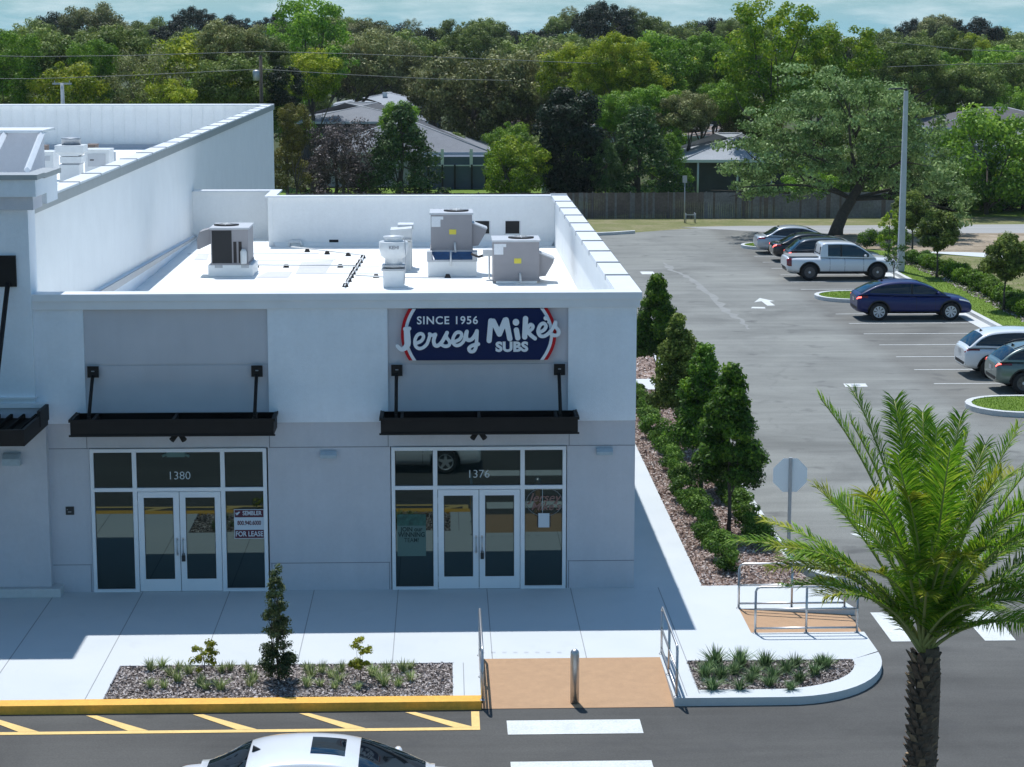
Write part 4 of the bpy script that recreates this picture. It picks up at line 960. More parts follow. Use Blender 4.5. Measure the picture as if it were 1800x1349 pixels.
        m = MB(); m.box(a.x + .1, a.x + .32, yf - .03, yf - .02, b_.z - .08, b_.z - .0); m.build('lifting_lug', 'galv', t); m = MB(); m.box(a.x + .85, a.x + 1.07, yf - .03, yf - .02, b_.z - .08, b_.z - .0); m.build('lifting_lug', 'galv', t)
    return t
hvac('rooftop_unit', 370, 437, 402, 466, 366, 445, 487, 17.2, 1.6, 'roof air conditioner with black coil face near the tall side wall', 'coil', fanx=.35)
hvac('rooftop_unit', 757, 830, 376, 440, 752, 838, 487, 17.0, 1.35, 'grey roof air conditioner raised on a base with its shaded gap coloured blue, farther of the pair', 'adapter', fanx=.62)
hvac('rooftop_unit', 867, 948, 424, 494, 872, 944, 505, 15.3, 1.35, 'grey roof air conditioner with yellow sticker nearest the shop front', 'plain', fanx=.62)
# utility disconnect beside the pair
m = MB(); a = at(860, 445, Y=16.4); m.box(a.x - .18, a.x + .12, 16.3, 16.5, a.z - .08, a.z + .1); m.tube([(a.x - .5, 16.6, a.z - .05), (a.x - .3, 16.5, a.z - .12), (a.x - .1, 16.4, a.z - .05)], .035, 8, 1); m.tube([(a.x, 16.4, a.z), (a.x, 16.4, RZ)], .025, 6)
tag(m.build('disconnect_box', ['white_metal', 'rubber_block']), 'small white electrical box with black hose between the two grey roof units', 'electrical box')
# exhaust fans
def exhaust(label, pxc, pbot, ybase, w_, hbase, rr, kehi=False):
    p = at(pxc, pbot, Y=ybase); t = thing('exhaust_fan', (p.x, ybase + w_ / 2, RZ), label, 'exhaust fan')
    m = MB(); m.box(-w_ / 2, w_ / 2, -w_ / 2, w_ / 2, 0, hbase); m.build('fan_kerb', 'roof_white', t, .015)
    m = MB(); m.box(-w_ / 2 - .04, w_ / 2 + .04, -w_ / 2 - .04, w_ / 2 + .04, hbase, hbase + .05); m.box(-w_ / 2 - .02, w_ / 2 + .02, -w_ / 2 - .02, w_ / 2 + .02, hbase + .11, hbase + .15); m.tube([(w_ / 2 + .02, -w_ / 2, hbase + .9), (w_ / 2 + .05, -w_ / 2, hbase + .4), (w_ / 2 - .0, -w_ / 2 - .03, .1)], .012, 6); m.build('hinge_frame', 'galv', t)
    z = hbase + .16
    m = MB(); m.lathe([(w_ * .40, z - .1), (w_ * .42, z + .06), (w_ * .40, z + .14), (rr * .85, z + .22), (rr, z + .42), (rr, z + .60), (rr * .97, z + .62), (rr * .66, z + .62), (rr * .62, z + .70), (rr * .70, z + .72), (rr * .70, z + .76), (.02, z + .79)], 0, 0, 28, 0); m.build('fan_housing', 'white_metal', t)
    if kehi: text('maker_lettering', 'KEHI', .13, 'seam', t, (.02, -rr - .005, z + .48), .002, .002)
    return t
exhaust('white mushroom exhaust fan with KEHI lettering nearest the shop front', 692, 505, 14.5, .58, .46, .40, True)
t = thing('exhaust_fan', (0, 0, 0), 'stacked boxy white exhaust hood behind the lettered fan', 'exhaust fan')
a, b_ = at(690, 420, Y=18.6), at(722, 478, Y=18.6)
m = MB(); m.box(a.x + .08, b_.x, 18.6, 19.3, RZ, a.z - .1); m.build('fan_kerb', 'white_metal', t, .01)
a1, b1 = at(686, 404, Y=18.6), at(724, 424, Y=18.6); m = MB(); m.prism([(a1.x, b1.z), (b1.x, b1.z), (b1.x, a1.z + .05), (a1.x, a1.z)], 18.5, 19.4, 0, 'y'); m.box(a1.x + .05, b1.x - .02, 18.48, 18.5, b1.z + .04, b1.z + .1, 1); m.build('hood_box', ['white_metal', 'galv'], t, .01)
a1, b1 = at(699, 394, Y=19.4), at(727, 402, Y=19.4); m = MB(); m.box(a1.x, b1.x, 19.2, 19.9, b1.z, a1.z); m.box(a1.x + .05, b1.x - .05, 19.25, 19.8, RZ, b1.z); m.build('rear_hood', 'white_metal', t, .01)
# vent pipe
a = at(682, 418, Y=16.); m = MB(); m.lathe([(.05, 0), (.05, a.z - RZ), (.03, a.z - RZ)], 0, 0, 10); o = m.build('vent_pipe', 'pvc'); o.location = (a.x, 16., RZ); tag(o, 'thin white vent pipe standing by the lettered exhaust fan', 'vent pipe')
# conduit lines on rubber blocks
def conduit(pix, blocks, label):
    t = thing('roof_conduit', (0, 0, 0), label, 'pipe')
    m = MB(); pts_ = [at(a, b_, Z=RZ + .08) for a, b_ in pix]; m.tube(pts_, .022, 6); m.build('pipe', 'pvc', t)
    for a, b_ in blocks:
        p = at(a, b_, Z=RZ + .04); m = MB(); m.prism([(-.09, 0), (.09, 0), (.05, .10), (-.05, .10)], -.07, .07, 0, 'y'); o = m.build('support_block', 'rubber_block', t); o.location = (p.x, p.y, RZ)
conduit([(512, 434), (640, 449), (606, 502)], [(540, 441), (575, 445), (612, 448), (638, 452), (633, 460), (629, 466), (624, 473), (620, 480), (617, 486), (613, 493), (607, 502)], 'bent white roof pipe on black blocks from the back parapet')
conduit([(447, 466), (625, 467)], [(450, 468), (503, 468), (598, 468)], 'straight white roof pipe running right from the coil faced unit')
conduit([(625, 484), (690, 488), (780, 489)], [(661, 486), (787, 486)], 'white roof pipe passing between the lettered fan and raised unit')
a = at(515, 434, Z=RZ); m = MB(); m.tube([(a.x - .1, a.y, RZ), (a.x - .1, a.y, RZ + .16), (a.x + .25, a.y - .05, RZ + .17), (a.x + .3, a.y - .05, RZ + .05)], .06, 8); tag(m.build('drain_elbow', 'pvc'), 'white pipe elbow at the foot of the back parapet', 'pipe')

# equipment on the large store roof
BZ = 5.9
t = thing('exhaust_fan', (0, 0, 0), 'tall square exhaust fan with dark round top on the large store roof', 'exhaust fan')
yb = 33.
a, b_ = at(104, 290, Y=yb), at(140, 318, Y=yb)
m = MB(); m.box(a.x, b_.x, yb, yb + .9, b_.z - .2, a.z); m.build('fan_kerb', 'white_metal', t, .01)
a1, b1 = at(105, 276, Y=yb), at(143, 287, Y=yb); m = MB(); m.box(a1.x, b1.x, yb, yb + .9, b1.z, a1.z); m.box(a1.x + .05, b1.x - .05, yb + .05, yb + .85, b1.z - .06, b1.z, 1); m.build('fan_section', ['white_metal', 'galv'], t, .01)
a1, b1 = at(96, 256, Y=yb), at(147, 275, Y=yb); m = MB(); m.box(a1.x, b1.x, yb - .05, yb + .95, b1.z + .12, a1.z); m.prism([(a1.x, b1.z + .12), (b1.x, b1.z + .12), (b1.x - .2, b1.z), (a1.x + .2, b1.z)], yb, yb + .9, 0, 'y'); m.build('fan_hood', 'white_metal', t, .01)
a1, b1 = at(104, 244, Y=yb), at(138, 256, Y=yb); m = MB(); cxx = (a1.x + b1.x) / 2; rr = (b1.x - a1.x) / 2; m.lathe([(rr, 0), (rr, a1.z - b1.z - .05), (rr + .02, a1.z - b1.z), (.05, a1.z - b1.z)], cxx, yb + .45, 24, 0, cz=b1.z); m.build('wind_band', 'galv', t)
def bigbox(l, r_, tt, bb, y, label, d=1.2, mm='white_metal', cat='air conditioner'):
    a, b_ = at(l, tt, Y=y), at(r_, bb, Y=y); t = thing('rooftop_cabinet', (0, 0, 0), label, cat)
    m = MB(); m.box(a.x, b_.x, y, y + d, b_.z - .3, a.z); m.box(a.x - .02, b_.x + .02, y - .02, y + d, a.z, a.z + .04); m.build('cabinet', mm, t, .01)
    m = MB(); m.box(a.x + .12, b_.x - .12, y - .012, y - .002, b_.z + .15, a.z - .12); m.build('access_panel', 'hvac_top', t, .004)
    m = MB(); m.box(a.x + .2, a.x + .35, y - .02, y - .012, (a.z + b_.z) / 2, (a.z + b_.z) / 2 + .04); m.build('latch', 'rubber_block', t)
bigbox(148, 192, 265, 300, 36., 'white roof cabinet with access panel right of the square exhaust fan')
bigbox(62, 94, 269, 290, 38., 'white roof cabinet left of the square exhaust fan')
bigbox(40, 80, 258, 268, 52., 'brownish roof cabinet far back on the large store', .9, 'shingle_brown')
bigbox(150, 168, 256, 266, 52., 'small brownish roof cabinet by the far end of the large store', .9, 'shingle_brown')
a = at(201, 270, Y=44.); m = MB(); m.lathe([(.14, 0), (.10, .12), (.07, .15), (.07, .8), (.03, .82)], 0, 0, 12); o = m.build('vent_pipe', 'pvc'); o.location = (a.x, 44., BZ); tag(o, 'white vent pipe standing alone on the large store roof', 'vent pipe')

# =================================================================== STREET FURNITURE
m = MB(); m.lathe([(.078, -.1), (.078, .82), (.076, .87), (.062, .90), (.032, .925), (.01, .93)], 0, 0, 24); bo = m.build('bollard', 'steel'); bo.location = (2.24, -7.18, -.10); bo.scale = (1, 1, 1.02); tag(bo, 'stainless steel bollard in the middle of the tan ramp', 'bollard')
def railing(label, p0, p1, z0, z1, top=.92, mid=.48, nposts=3, rot_end=False):
    p0, p1 = Vector((*p0, z0)), Vector((*p1, z1)); t = thing('handrail', p0, label, 'handrail', 'steel handrails beside the ramps')
    d = p1 - p0; r = .024
    m = MB(); up = Vector((0, 0, top)); rr = .09; u = d.normalized()
    m.tube([Vector((0, 0, mid)), up - Vector((0, 0, rr)), up - Vector((0, 0, rr * .3)) + u * rr * .3, up + u * rr, d + up - u * rr, d + up - Vector((0, 0, rr * .3)) - u * rr * .3, d + up - Vector((0, 0, rr)), d + Vector((0, 0, mid))], r, 8); m.build('top_rail', 'steel', t)
    m = MB(); m.tube([Vector((0, 0, mid)), d + Vector((0, 0, mid))], r * .9, 8); m.tube([Vector((0, 0, .10)), d + Vector((0, 0, .10))], r * .9, 8); m.build('lower_rail', 'steel', t)
    for i in range(nposts):
        q = d * (i / (nposts - 1)); m = MB(); m.tube([q + Vector((0, 0, -.05)), q + Vector((0, 0, top - (.09 if i in (0, nposts - 1) else .0)))], r, 8); m.lathe([(.05, 0), (.05, .012), (.03, .014)], q.x, q.y, 12, 0, cz=q.z); m.build('post', 'steel', t)
    return t
railing('steel handrail on the left side of the tan front ramp', (.62, -7.38), (.62, -4.75), .0, .0)
railing('steel handrail on the right side of the tan front ramp', (4.02, -7.30), (4.02, -4.75), .0, .0)
railing('steel handrail on the near side of the side ramp', (5.97, -3.46), (7.95, -3.46), 0, 0)
railing('steel handrail on the far side of the side ramp, behind the nearer one', (5.90, -1.68), (8.05, -1.68), 0, 0)
# stop sign, seen from behind
t = thing('stop_sign', (7.62, 2.6, 0), 'bare metal back of an octagonal road sign on a post by the hedge', 'road sign')
R8 = .41; m = MB(); zc = at(1385, 836, Y=2.6).z
m.prism([(R8 * cos(radians(22.5 + 45 * k)), zc + R8 * sin(radians(22.5 + 45 * k))) for k in range(8)], .03, .034, 0, 'y'); m.build('sign_plate', 'signback', t)
m = MB(); m.box(-.035, .035, -.03, .03, -.1, zc + .40); m.build('post', 'galv', t)
# lamp post
t = thing('lamp_post', (22.40, 58.6, 0), 'tall grey concrete light pole on the grass behind the car park', 'street lamp')
m = MB(); m.box(-.17, .17, -.17, .17, -.1, .02)
zt = at(1585, 160, Y=58.6).z
m2 = [(.165, 0), (.10, zt)]
b = MB(); b.add([(-.165, -.165, 0), (.165, -.165, 0), (.165, .165, 0), (-.165, .165, 0), (-.095, -.095, zt), (.095, -.095, zt), (.095, .095, zt), (-.095, .095, zt)], [(0, 1, 5, 4), (1, 2, 6, 5), (2, 3, 7, 6), (3, 0, 4, 7), (4, 5, 6, 7)]); b.build('pole', 'pole_conc', t, .02)
b = MB(); b.tube([(0, 0, zt + .05), (-.25, 0, zt + .09)], .03, 8); b.prism([(-.85, zt + .05), (-.8, zt + .12), (-.2, zt + .15), (-.2, zt + .07)], -.16, .16, 0, 'y'); b.lathe([(.06, 0), (.06, .1), (.02, .12)], 0, 0, 10, 0, cz=zt); b.build('lamp_head', 'lampb', t)

# fence at the back
t = thing('wooden_fence', (0, 0, 0), 'long weathered grey board fence across the back of the car park', 'fence')
random.seed(3)
fz = at(1200, 339, Y=90.6).z
for sec in range(16):
    xa = -10 + sec * 2.44; m = MB(); x_ = xa
    while x_ < xa + 2.40: m.box(x_, x_ + .135, 90.6 + random.uniform(-.008, .008), 90.62, GZ - .03, fz + random.uniform(-.015, .02), 1 if random.random() < (.75 if xa < 15.5 else .15) else 0); x_ += .1415
    m.build('fence_panel', ['fence', 'fenceb'], t)
    m = MB(); m.box(xa - .05, xa + .04, 90.62, 90.71, GZ - .05, fz + .05); m.build('post', 'fence', t)
# small sign near fence with shrub stakes
a = at(1203, 392, Z=GZ); t = thing('post_sign', (a.x, a.y, GZ), 'small pale sign on a thin post standing before the board fence', 'road sign')
m = MB(); m.tube([(0, 0, 0), (0, 0, 2.5)], .03, 6); m.build('post', 'galv', t)
m = MB(); m.box(-.14, .14, .03, .05, 2.5, 2.95); m.build('sign_plate', 'galv', t)
a = at(1213, 392, Z=GZ); m = MB()
for dx in (-.3, .3): 
    for dy in (-.3, .3): m.tube([(a.x + dx, a.y + dy, GZ), (a.x + dx, a.y + dy, GZ + .62)], .03, 5)
m.box(a.x - .3, a.x + .3, a.y - .3, a.y - .28, GZ + .5, GZ + .56); tag(m.build('utility_guard', 'galv'), 'low metal guard frame on the verge beside the thin sign', 'guard rail')
# =================================================================== HOUSES BEHIND
def house(label, x0, x1, y0, y1, ze, zr, roofm, wallm='house_wall', axis='x', over=.5, name='house', wins=(), hipf=1., z0=-.2):
    t = thing(name, (0, 0, 0), label, 'house')
    m = MB(); m.box(x0, x1, y0, y1, z0, ze); m.build('wall', wallm, t)
    X0_, X1_, Y0_, Y1_ = x0 - over, x1 + over, y0 - over, y1 + over
    m = MB(); h = (Y1_ - Y0_) / 2 * hipf if axis == 'x' else (X1_ - X0_) / 2 * hipf
    if axis == 'x': r0, r1 = (X0_ + h, (Y0_ + Y1_) / 2, zr), (X1_ - h, (Y0_ + Y1_) / 2, zr)
    else: r0, r1 = ((X0_ + X1_) / 2, Y0_ + h, zr), ((X0_ + X1_) / 2, Y1_ - h, zr)
    v = [(X0_, Y0_, ze), (X1_, Y0_, ze), (X1_, Y1_, ze), (X0_, Y1_, ze), r0, r1]
    fs = [(0, 1, 5, 4), (1, 2, 5), (2, 3, 4, 5), (3, 0, 4)] if axis == 'x' else [(0, 1, 4), (1, 2, 5, 4), (2, 3, 5), (3, 0, 4, 5)]
    m.add(v, fs); m.add([(a, b_, ze - .01) for a, b_, _ in v[:4]], [(3, 2, 1, 0)]); m.build('roof', roofm, t)
    m = MB(); m.box(X0_, X1_, Y0_ - .03, Y0_, ze - .18, ze + .02); m.box(X0_ - .03, X0_, Y0_, Y1_, ze - .18, ze + .02); m.box(X1_, X1_ + .03, Y0_, Y1_, ze - .18, ze + .02); m.build('fascia', 'fascia', t)
    # ridge caps on the hips
    m = MB(); 
    for a, b_ in ((v[0], r0), (v[1], r1 if axis == 'x' else r0)): m.tube([a, b_], .07, 4)
    m.tube([r0, r1], .08, 4); m.build('ridge_cap', 'shingle_pale', t)
    for (wx0, wx1, wz0, wz1) in wins:
        m = MB(); m.box(wx0, wx1, y0 - .03, y0 - .005, wz0, wz1); wo = m.build('window', 'carglass', t)
        m = MB(); m.box(wx0 - .06, wx1 + .06, y0 - .045, y0 - .03, wz1, wz1 + .08); m.box(wx0 - .06, wx1 + .06, y0 - .045, y0 - .03, wz0 - .08, wz0); m.box((wx0 + wx1) / 2 - .03, (wx0 + wx1) / 2 + .03, y0 - .045, y0 - .03, wz0, wz1); m.build('window_frame', 'fascia', wo)
    return t
def X(px, Y): return at(px, 200, Y=Y).x
def Zr(row, Y): return at(700, row, Y=Y).z
# H3 nearest with screened porch
Y3 = 120
h3 = house('low grey hipped house with a screened porch behind the shop roof', X(560, Y3), X(852, Y3), Y3, Y3 + 12, Zr(268, Y3), Zr(203, Y3 + 6), 'shingle', 'house_wall', hipf=1.15)
m = MB(); m.box(X(745, Y3), X(850, Y3), Y3 - 3.2, Y3 - .05, -.2, Zr(272, Y3)); m.build('screened_porch', 'screen', h3)
m = MB()
for px in (777, 828): m.box(X(px, Y3 - 3.3) - .12, X(px, Y3 - 3.3) + .12, Y3 - 3.35, Y3 - 3.2, Zr(294, Y3 - 3), Zr(262, Y3 - 3))
m.box(X(745, Y3 - 3.3), X(850, Y3 - 3.3), Y3 - 3.3, Y3 - 3.2, Zr(292, Y3 - 3), Zr(290, Y3 - 3)); m.build('porch_post', 'fascia', h3)
for px in (752, 777, 799, 829): m = MB(); m.box(X(px, Y3 - 3.4) - .07, X(px, Y3 - 3.4) + .07, Y3 - 3.5, Y3 - 3.4, -.2, Zr(290, Y3 - 3.4)); m.build('screen_frame', 'black', h3)
house('long dark grey hipped house at the left, behind the nearest grey roof', X(520, 150), X(742, 150), 150, 162, Zr(214, 150), Zr(181, 156), 'shingle', 'house_shaded', hipf=1.2)
hb = house('pale grey hipped roof house, rearmost of the grey roofs', X(590, 185), X(775, 185), 185, 197, Zr(186, 185), Zr(163, 191), 'shingle_pale', 'house_shaded', hipf=1.0)
m = MB(); p = at(677, 166, Y=190); m.box(p.x - .25, p.x + .25, 188.5, 189, p.z - .25, p.z + .25); m.build('roof_vent', 'fascia', hb)
hp = house('pinkish roofed white house glimpsed between the oaks', X(828, 140), X(905, 140), 140, 150, Zr(222, 140), Zr(204, 145), 'shingle_brown', 'house_white', wins=((X(838, 140), X(850, 140), .3, 2.2),))
house('small brown gabled house showing right of the dark cedar', X(1050, 150), X(1120, 150), 150, 160, Zr(222, 150), Zr(202, 155), 'shingle_brown', 'house_white')
Y5 = 104
h5 = house('light grey roofed house behind the board fence, right of centre', X(1212, Y5), X(1385, Y5), Y5, Y5 + 10, Zr(282, Y5), Zr(236, Y5 + 5), 'shingle_pale', 'house_shaded', hipf=.9)
m = MB()
for px in (1230, 1300, 1360): m.tube([(X(px, Y5 - .9), Y5 - .4, -.2), (X(px, Y5 - .9), Y5 - .4, Zr(284, Y5))], .07, 8)
m.build('porch_post', 'fascia', h5)
house('brown roofed house glimpsed left of the oak crown', X(1215, 130), X(1300, 130), 130, 140, Zr(240, 130), Zr(222, 135), 'shingle_brown', 'house_white')
h6 = house('long dark roofed house at the right edge behind the bright tree', X(1655, 135), X(1900, 135), 135, 147, Zr(226, 135), Zr(191, 141), 'shingle_dark', 'house_wall', hipf=.8)
house('grey roofed wing of the dark house at the right edge', X(1768, 125), X(1930, 125), 125, 134, Zr(262, 125), Zr(214, 130), 'shingle', 'house_wall')
bigw = house('bright white warehouse glimpsed through a gap in the trees', X(700, 230), X(752, 230), 230, 240, Zr(150, 230), Zr(126, 235), 'house_white', 'house_white')
house('white gable house glimpsed above the dark roof at the right', X(1655, 170), X(1690, 170), 170, 178, Zr(192, 170), Zr(180, 174), 'house_white', 'house_white')

# green yard grass beyond the fence
sheet('yard', [(-60, 91), (70, 91), (70, 118), (-60, 118)], GZ - .008, 'g_grass')
m = MB(); a = at(960, 330, Y=97); m.box(a.x, a.x + .7, 97, 97.8, -.15, 1.6)
t = thing('shed_tank', (0, 0, 0), 'grey green water tank standing on the grass left of the cedar', 'tank'); b = MB(); b.lathe([(.5, 0), (.5, 1.6), (.42, 1.75), (.05, 1.8)], a.x + .2, 97.4, 18, 0, cz=-.15); b.build('tank_body', 'emlight', t)

# power line
pole_y = 100.
t = thing('utility_pole', (X(111, pole_y), pole_y, 0), 'utility pole with short crossarm rising above the large store at left', 'utility pole', 'utility poles of the power line')
zt = Zr(146, pole_y); m = MB(); m.tube([(0, 0, -.1), (0, 0, zt)], [.16, .12], 10); m.build('pole', 'pole_conc', t); m = MB(); m.box(-.65, .65, -.05, .05, zt - .1, zt + .02); m.tube([(-.5, 0, zt), (-.5, 0, zt + .15)], .03, 6); m.tube([(.5, 0, zt), (.5, 0, zt + .15)], .03, 6); m.build('crossarm', 'galv', t)
t = thing('utility_pole', (X(460, pole_y), pole_y, 0), 'utility pole carrying a grey transformer beside the dark cedar at left', 'utility pole', 'utility poles of the power line')
zt = Zr(98, pole_y); m = MB(); m.tube([(0, 0, -.1), (0, 0, zt)], [.15, .11], 10); m.build('pole', 'trunk', t)
zz = Zr(142, pole_y); m = MB(); m.lathe([(.20, 0), (.24, .04), (.24, .62), (.20, .68), (.05, .72)], -.3, -.1, 14, 0, cz=zz); m.build('transformer', 'galv', t)
def wire(label, pix):
    q = [at(a, b_, Y=pole_y) for a, b_ in pix]; m = MB(); pts_ = []
    for i in range(len(q) - 1):
        for k in range(8): pts_.append(q[i].lerp(q[i + 1], k / 8))
    pts_.append(q[-1]); m.tube(pts_, .022, 5); tag(m.build('power_line', 'wire'), label, 'power line', 'power lines in front of the trees')
wire('upper power line crossing the trees at left', [(-120, 96), (60, 100), (230, 98), (460, 91), (620, 95), (800, 102), (1050, 112)])
wire('lower power line crossing the trees at left', [(-120, 138), (60, 139), (230, 133), (460, 122), (620, 132), (760, 139), (900, 142)])
wire('upper power line crossing the trees at right', [(1560, 74), (1700, 88), (1830, 92)])
wire('lower power line crossing the trees at right', [(1560, 118), (1700, 113), (1830, 112)])

# =================================================================== CARS
def interp(pts, x):
    """smooth (monotone-ish) interpolation through profile points"""
    if x <= pts[0][0]: return pts[0][1]
    if x >= pts[-1][0]: return pts[-1][1]
    for i in range(len(pts) - 1):
        if x <= pts[i + 1][0]:
            x0, y0 = pts[i]; x1, y1 = pts[i + 1]; t = (x - x0) / (x1 - x0)
            m0 = (y1 - pts[i - 1][1]) / (x1 - pts[i - 1][0]) if i > 0 else (y1 - y0) / (x1 - x0)
            m1 = (pts[i + 2][1] - y0) / (pts[i + 2][0] - x0) if i + 2 < len(pts) else (y1 - y0) / (x1 - x0)
            h = x1 - x0
            return (2 * t ** 3 - 3 * t * t + 1) * y0 + (t ** 3 - 2 * t * t + t) * h * m0 + (-2 * t ** 3 + 3 * t * t) * y1 + (t ** 3 - t * t) * h * m1
def make_car(name, loc, rz, label, paint, L, Wd, top, bot, roof, plan, wheels, wr, wheel_style='spoke', group=None, cat='car', belt=None, lamps=None, glassx=None, wsx=None, rwx=None, clad=None, sunroof=None, wroof=.72, bed=None, glint=True, plate_z=.75, rails=False, mirror=True, roofblack=False, cabwall=None, winlow=.05):
    t = thing(name, loc, label, cat, group, rz)
    hw = Wd / 2; paintm = paint; n_exp = 4.6
    def Wf(x): return hw * interp(plan, x)
    def sec(x, th, off=0.):
        zt_, zb_ = interp(top, x), interp(bot, x); zc = zb_ + (zt_ - zb_) * .52; h = (zt_ - zc) if th > 0 else (zc - zb_)
        c_, s_ = cos(th), sin(th)
        y = Wf(x) * (abs(c_) ** (2 / n_exp)); z = zc + h * (abs(s_) ** (2 / n_exp)) * (1 if s_ >= 0 else -1)
        # shoulder tuck below the belt line
        y *= 1 - .05 * max(0, (z - zc) / (max(zt_ - zc, .01))) ** 2 - .05 * max(0, (zc - z) / max(zc - zb_, .01)) ** 2
        return Vector((x, y, z))
    def surf(x, th, off=0.):
        p = sec(x, th); e = .01
        a = sec(min(x + e, L - .001), th) - sec(max(x - e, .001), th); b_ = sec(x, th + .02) - sec(x, th - .02)
        nn = a.cross(b_); 
        if nn.length < 1e-9: return p
        nn.normalize()
        if nn.y < 0 and th > -1.2 and th < 1.2: nn = -nn
        if th >= 1.2 and nn.z < 0: nn = -nn
        return p + nn * off
    NX, NT = 56, 26
    xs = [L * (.5 - .5 * cos(pi * (i + .35) / (NX + .7))) * 1. for i in range(NX + 1)]; xs[0] = .0; xs[-1] = L
    ths = [-pi / 2 + pi * k / NT for k in range(NT + 1)]
    # concentrate samples round the corners of the superellipse
    ths = [(-1 if a < 0 else 1) * (pi / 2) * (abs(a) / (pi / 2)) ** 1.0 for a in ths]
    b = MB(); rows = []
    for x in xs:
        r = [sec(x, a) for a in ths]; rows.append([tuple(p) for p in r] + [(p.x, -p.y, p.z) for p in r[::-1][1:-1]])
    n = len(rows[0]); v = [p for r in rows for p in r]; fs = []
    for i in range(len(rows) - 1):
        for k in range(n): fs.append((i * n + k, (i + 1) * n + k, (i + 1) * n + (k + 1) % n, i * n + (k + 1) % n))
    b.add(v, fs, 0, True); b.add(rows[0], [tuple(range(n))]); b.add(rows[-1], [tuple(range(n))[::-1]])
    import bmesh
    body = b.build('body', [paintm, 'black'], t)
    bm = bmesh.new(); bm.from_mesh(body.data); bmesh.ops.remove_doubles(bm, verts=bm.verts, dist=.0005); bmesh.ops.recalc_face_normals(bm, faces=bm.faces); bm.to_mesh(body.data); bm.free()
    # wheel arches cut out
    cu = MB()
    for wx in wheels:
        for sg in (-1, 1): cu.lathe([(wr + .075, -.32), (wr + .075, .32)], wx, sg * (hw - .12), 28, 0, axis='y', cz=wr)
    cutter = cu.build('cutter', 'black', t)
    bm = bmesh.new(); bm.from_mesh(cutter.data); bmesh.ops.recalc_face_normals(bm, faces=bm.faces); bm.to_mesh(cutter.data); bm.free()
    mo = body.modifiers.new('arches', 'BOOLEAN'); mo.operation = 'DIFFERENCE'; mo.object = cutter; mo.solver = 'EXACT'; mo.material_mode = 'TRANSFER'
    bpy.context.view_layer.update()
    me = bpy.data.meshes.new_from_object(body.evaluated_get(bpy.context.evaluated_depsgraph_get())); body.modifiers.clear(); body.data = me; me.name = 'body'
    bpy.data.objects.remove(cutter)
    # cabin
    bl = belt or top
    xr0, xr1 = roof[0][0], roof[-1][0]; zmax = max(p[1] for p in roof)
    wb = .90 * hw; wt = wroof * hw
    def zb2(x): return interp(bl, x) - .03
    def cy(x, z):
        t_ = max(0, min(1, (z - zb2(x)) / (zmax - zb2(x) + 1e-6))); return min(Wf(x) * .93, wb + (wt - wb) * t_ ** 1.25)
    DR = .055
    def roofz(x, v): return interp(roof, x) - DR * abs(v) ** 3.5
    nx = 44; rows = []
    for i in range(nx + 1):
        x = xr0 + (xr1 - xr0) * i / nx; zr_ = max(interp(roof, x), zb2(x) + .02); zs = max(zr_ - DR, zb2(x) + .005); r = []
        for k in range(6): z = zb2(x) + (zs - zb2(x)) * k / 5; r.append((x, cy(x, z), z))
        ye = cy(x, zs)
        for k in range(1, 9): vv_ = 1 - k / 8; r.append((x, ye * vv_, zr_ - DR * vv_ ** 3.5 if zr_ > zb2(x) + .03 else zr_))
        rows.append(r + [(p[0], -p[1], p[2]) for p in r[::-1][1:]])
    cb = MB(); cb.grid(rows, 0, True)
    m_ = len(rows[0]); cb.add(rows[0], [tuple(range(m_))]); cb.add(rows[-1], [tuple(range(m_))[::-1]])
    cabin = cb.build('roof', paintm, t)
    bm = bmesh.new(); bm.from_mesh(cabin.data); bmesh.ops.recalc_face_normals(bm, faces=bm.faces); bm.to_mesh(cabin.data); bm.free()
    def sidewin(xa, xb, sg, nm='side_window'):
        q = []; N_ = 16
        for i in range(N_ + 1):
            x = xa + (xb - xa) * i / N_; zl = interp(bl, x) + winlow; zu = interp(roof, x) - DR - .045
            if zu < zl + .015: continue
            q.append([(x, sg * (cy(x, zl + (zu - zl) * k / 4) + .007), zl + (zu - zl) * k / 4) for k in range(5)])
        if len(q) > 1:
            g = MB(); g.grid(q, 0, True, flip=sg > 0); return g.build(nm, 'carglass', t)
    for sg in (-1, 1):
        gx_ = glassx or [(xr0 + .25, xr1 - .3)]
        for a, b_ in gx_: sidewin(a, b_, sg)
    def topwin(xa, xb, vm, nm, m='carglass', off=.008, taper=0.):
        q = []
        for i in range(9):
            x = xa + (xb - xa) * i / 8; zr_ = interp(roof, x); ye = cy(x, zr_ - DR); dz = (interp(roof, x + .02) - interp(roof, x - .02)) / .04; nl = sqrt(1 + dz * dz)
            q.append([(x - dz / nl * off, ye * vm * v_, zr_ - DR * abs(vm * v_) ** 3.5 + off / nl) for v_ in [k / 6 for k in range(-6, 7)]])
        g = MB(); g.grid(q, 0, True, flip=True); return g.build(nm, m, t)
    if wsx: topwin(wsx[0], wsx[1], .90, 'windshield')
    if rwx: topwin(rwx[0], rwx[1], .86, 'rear_window')
    if sunroof: topwin(sunroof[0], sunroof[1], .62, 'sunroof') if False else topwin(sunroof[0], sunroof[1], .50, 'sunroof')
    if roofblack: topwin(rwx[1] + .02, wsx[0] - .02, .90, 'glass_roof')
    if cabwall:   # upright cab glass of a pickup
        g = MB(); zz0 = interp(bl, xr0) + .10; zz1 = interp(roof, xr0 + .08) - .12; g.add([(xr0 - .006, cy(xr0, zz0) - .12, zz0), (xr0 - .006, -cy(xr0, zz0) + .12, zz0), (xr0 + .05, -cy(xr0, zz1) + .10, zz1), (xr0 + .05, cy(xr0, zz1) - .10, zz1)], [(0, 3, 2, 1)]); g.build('rear_window', 'carglass', t)
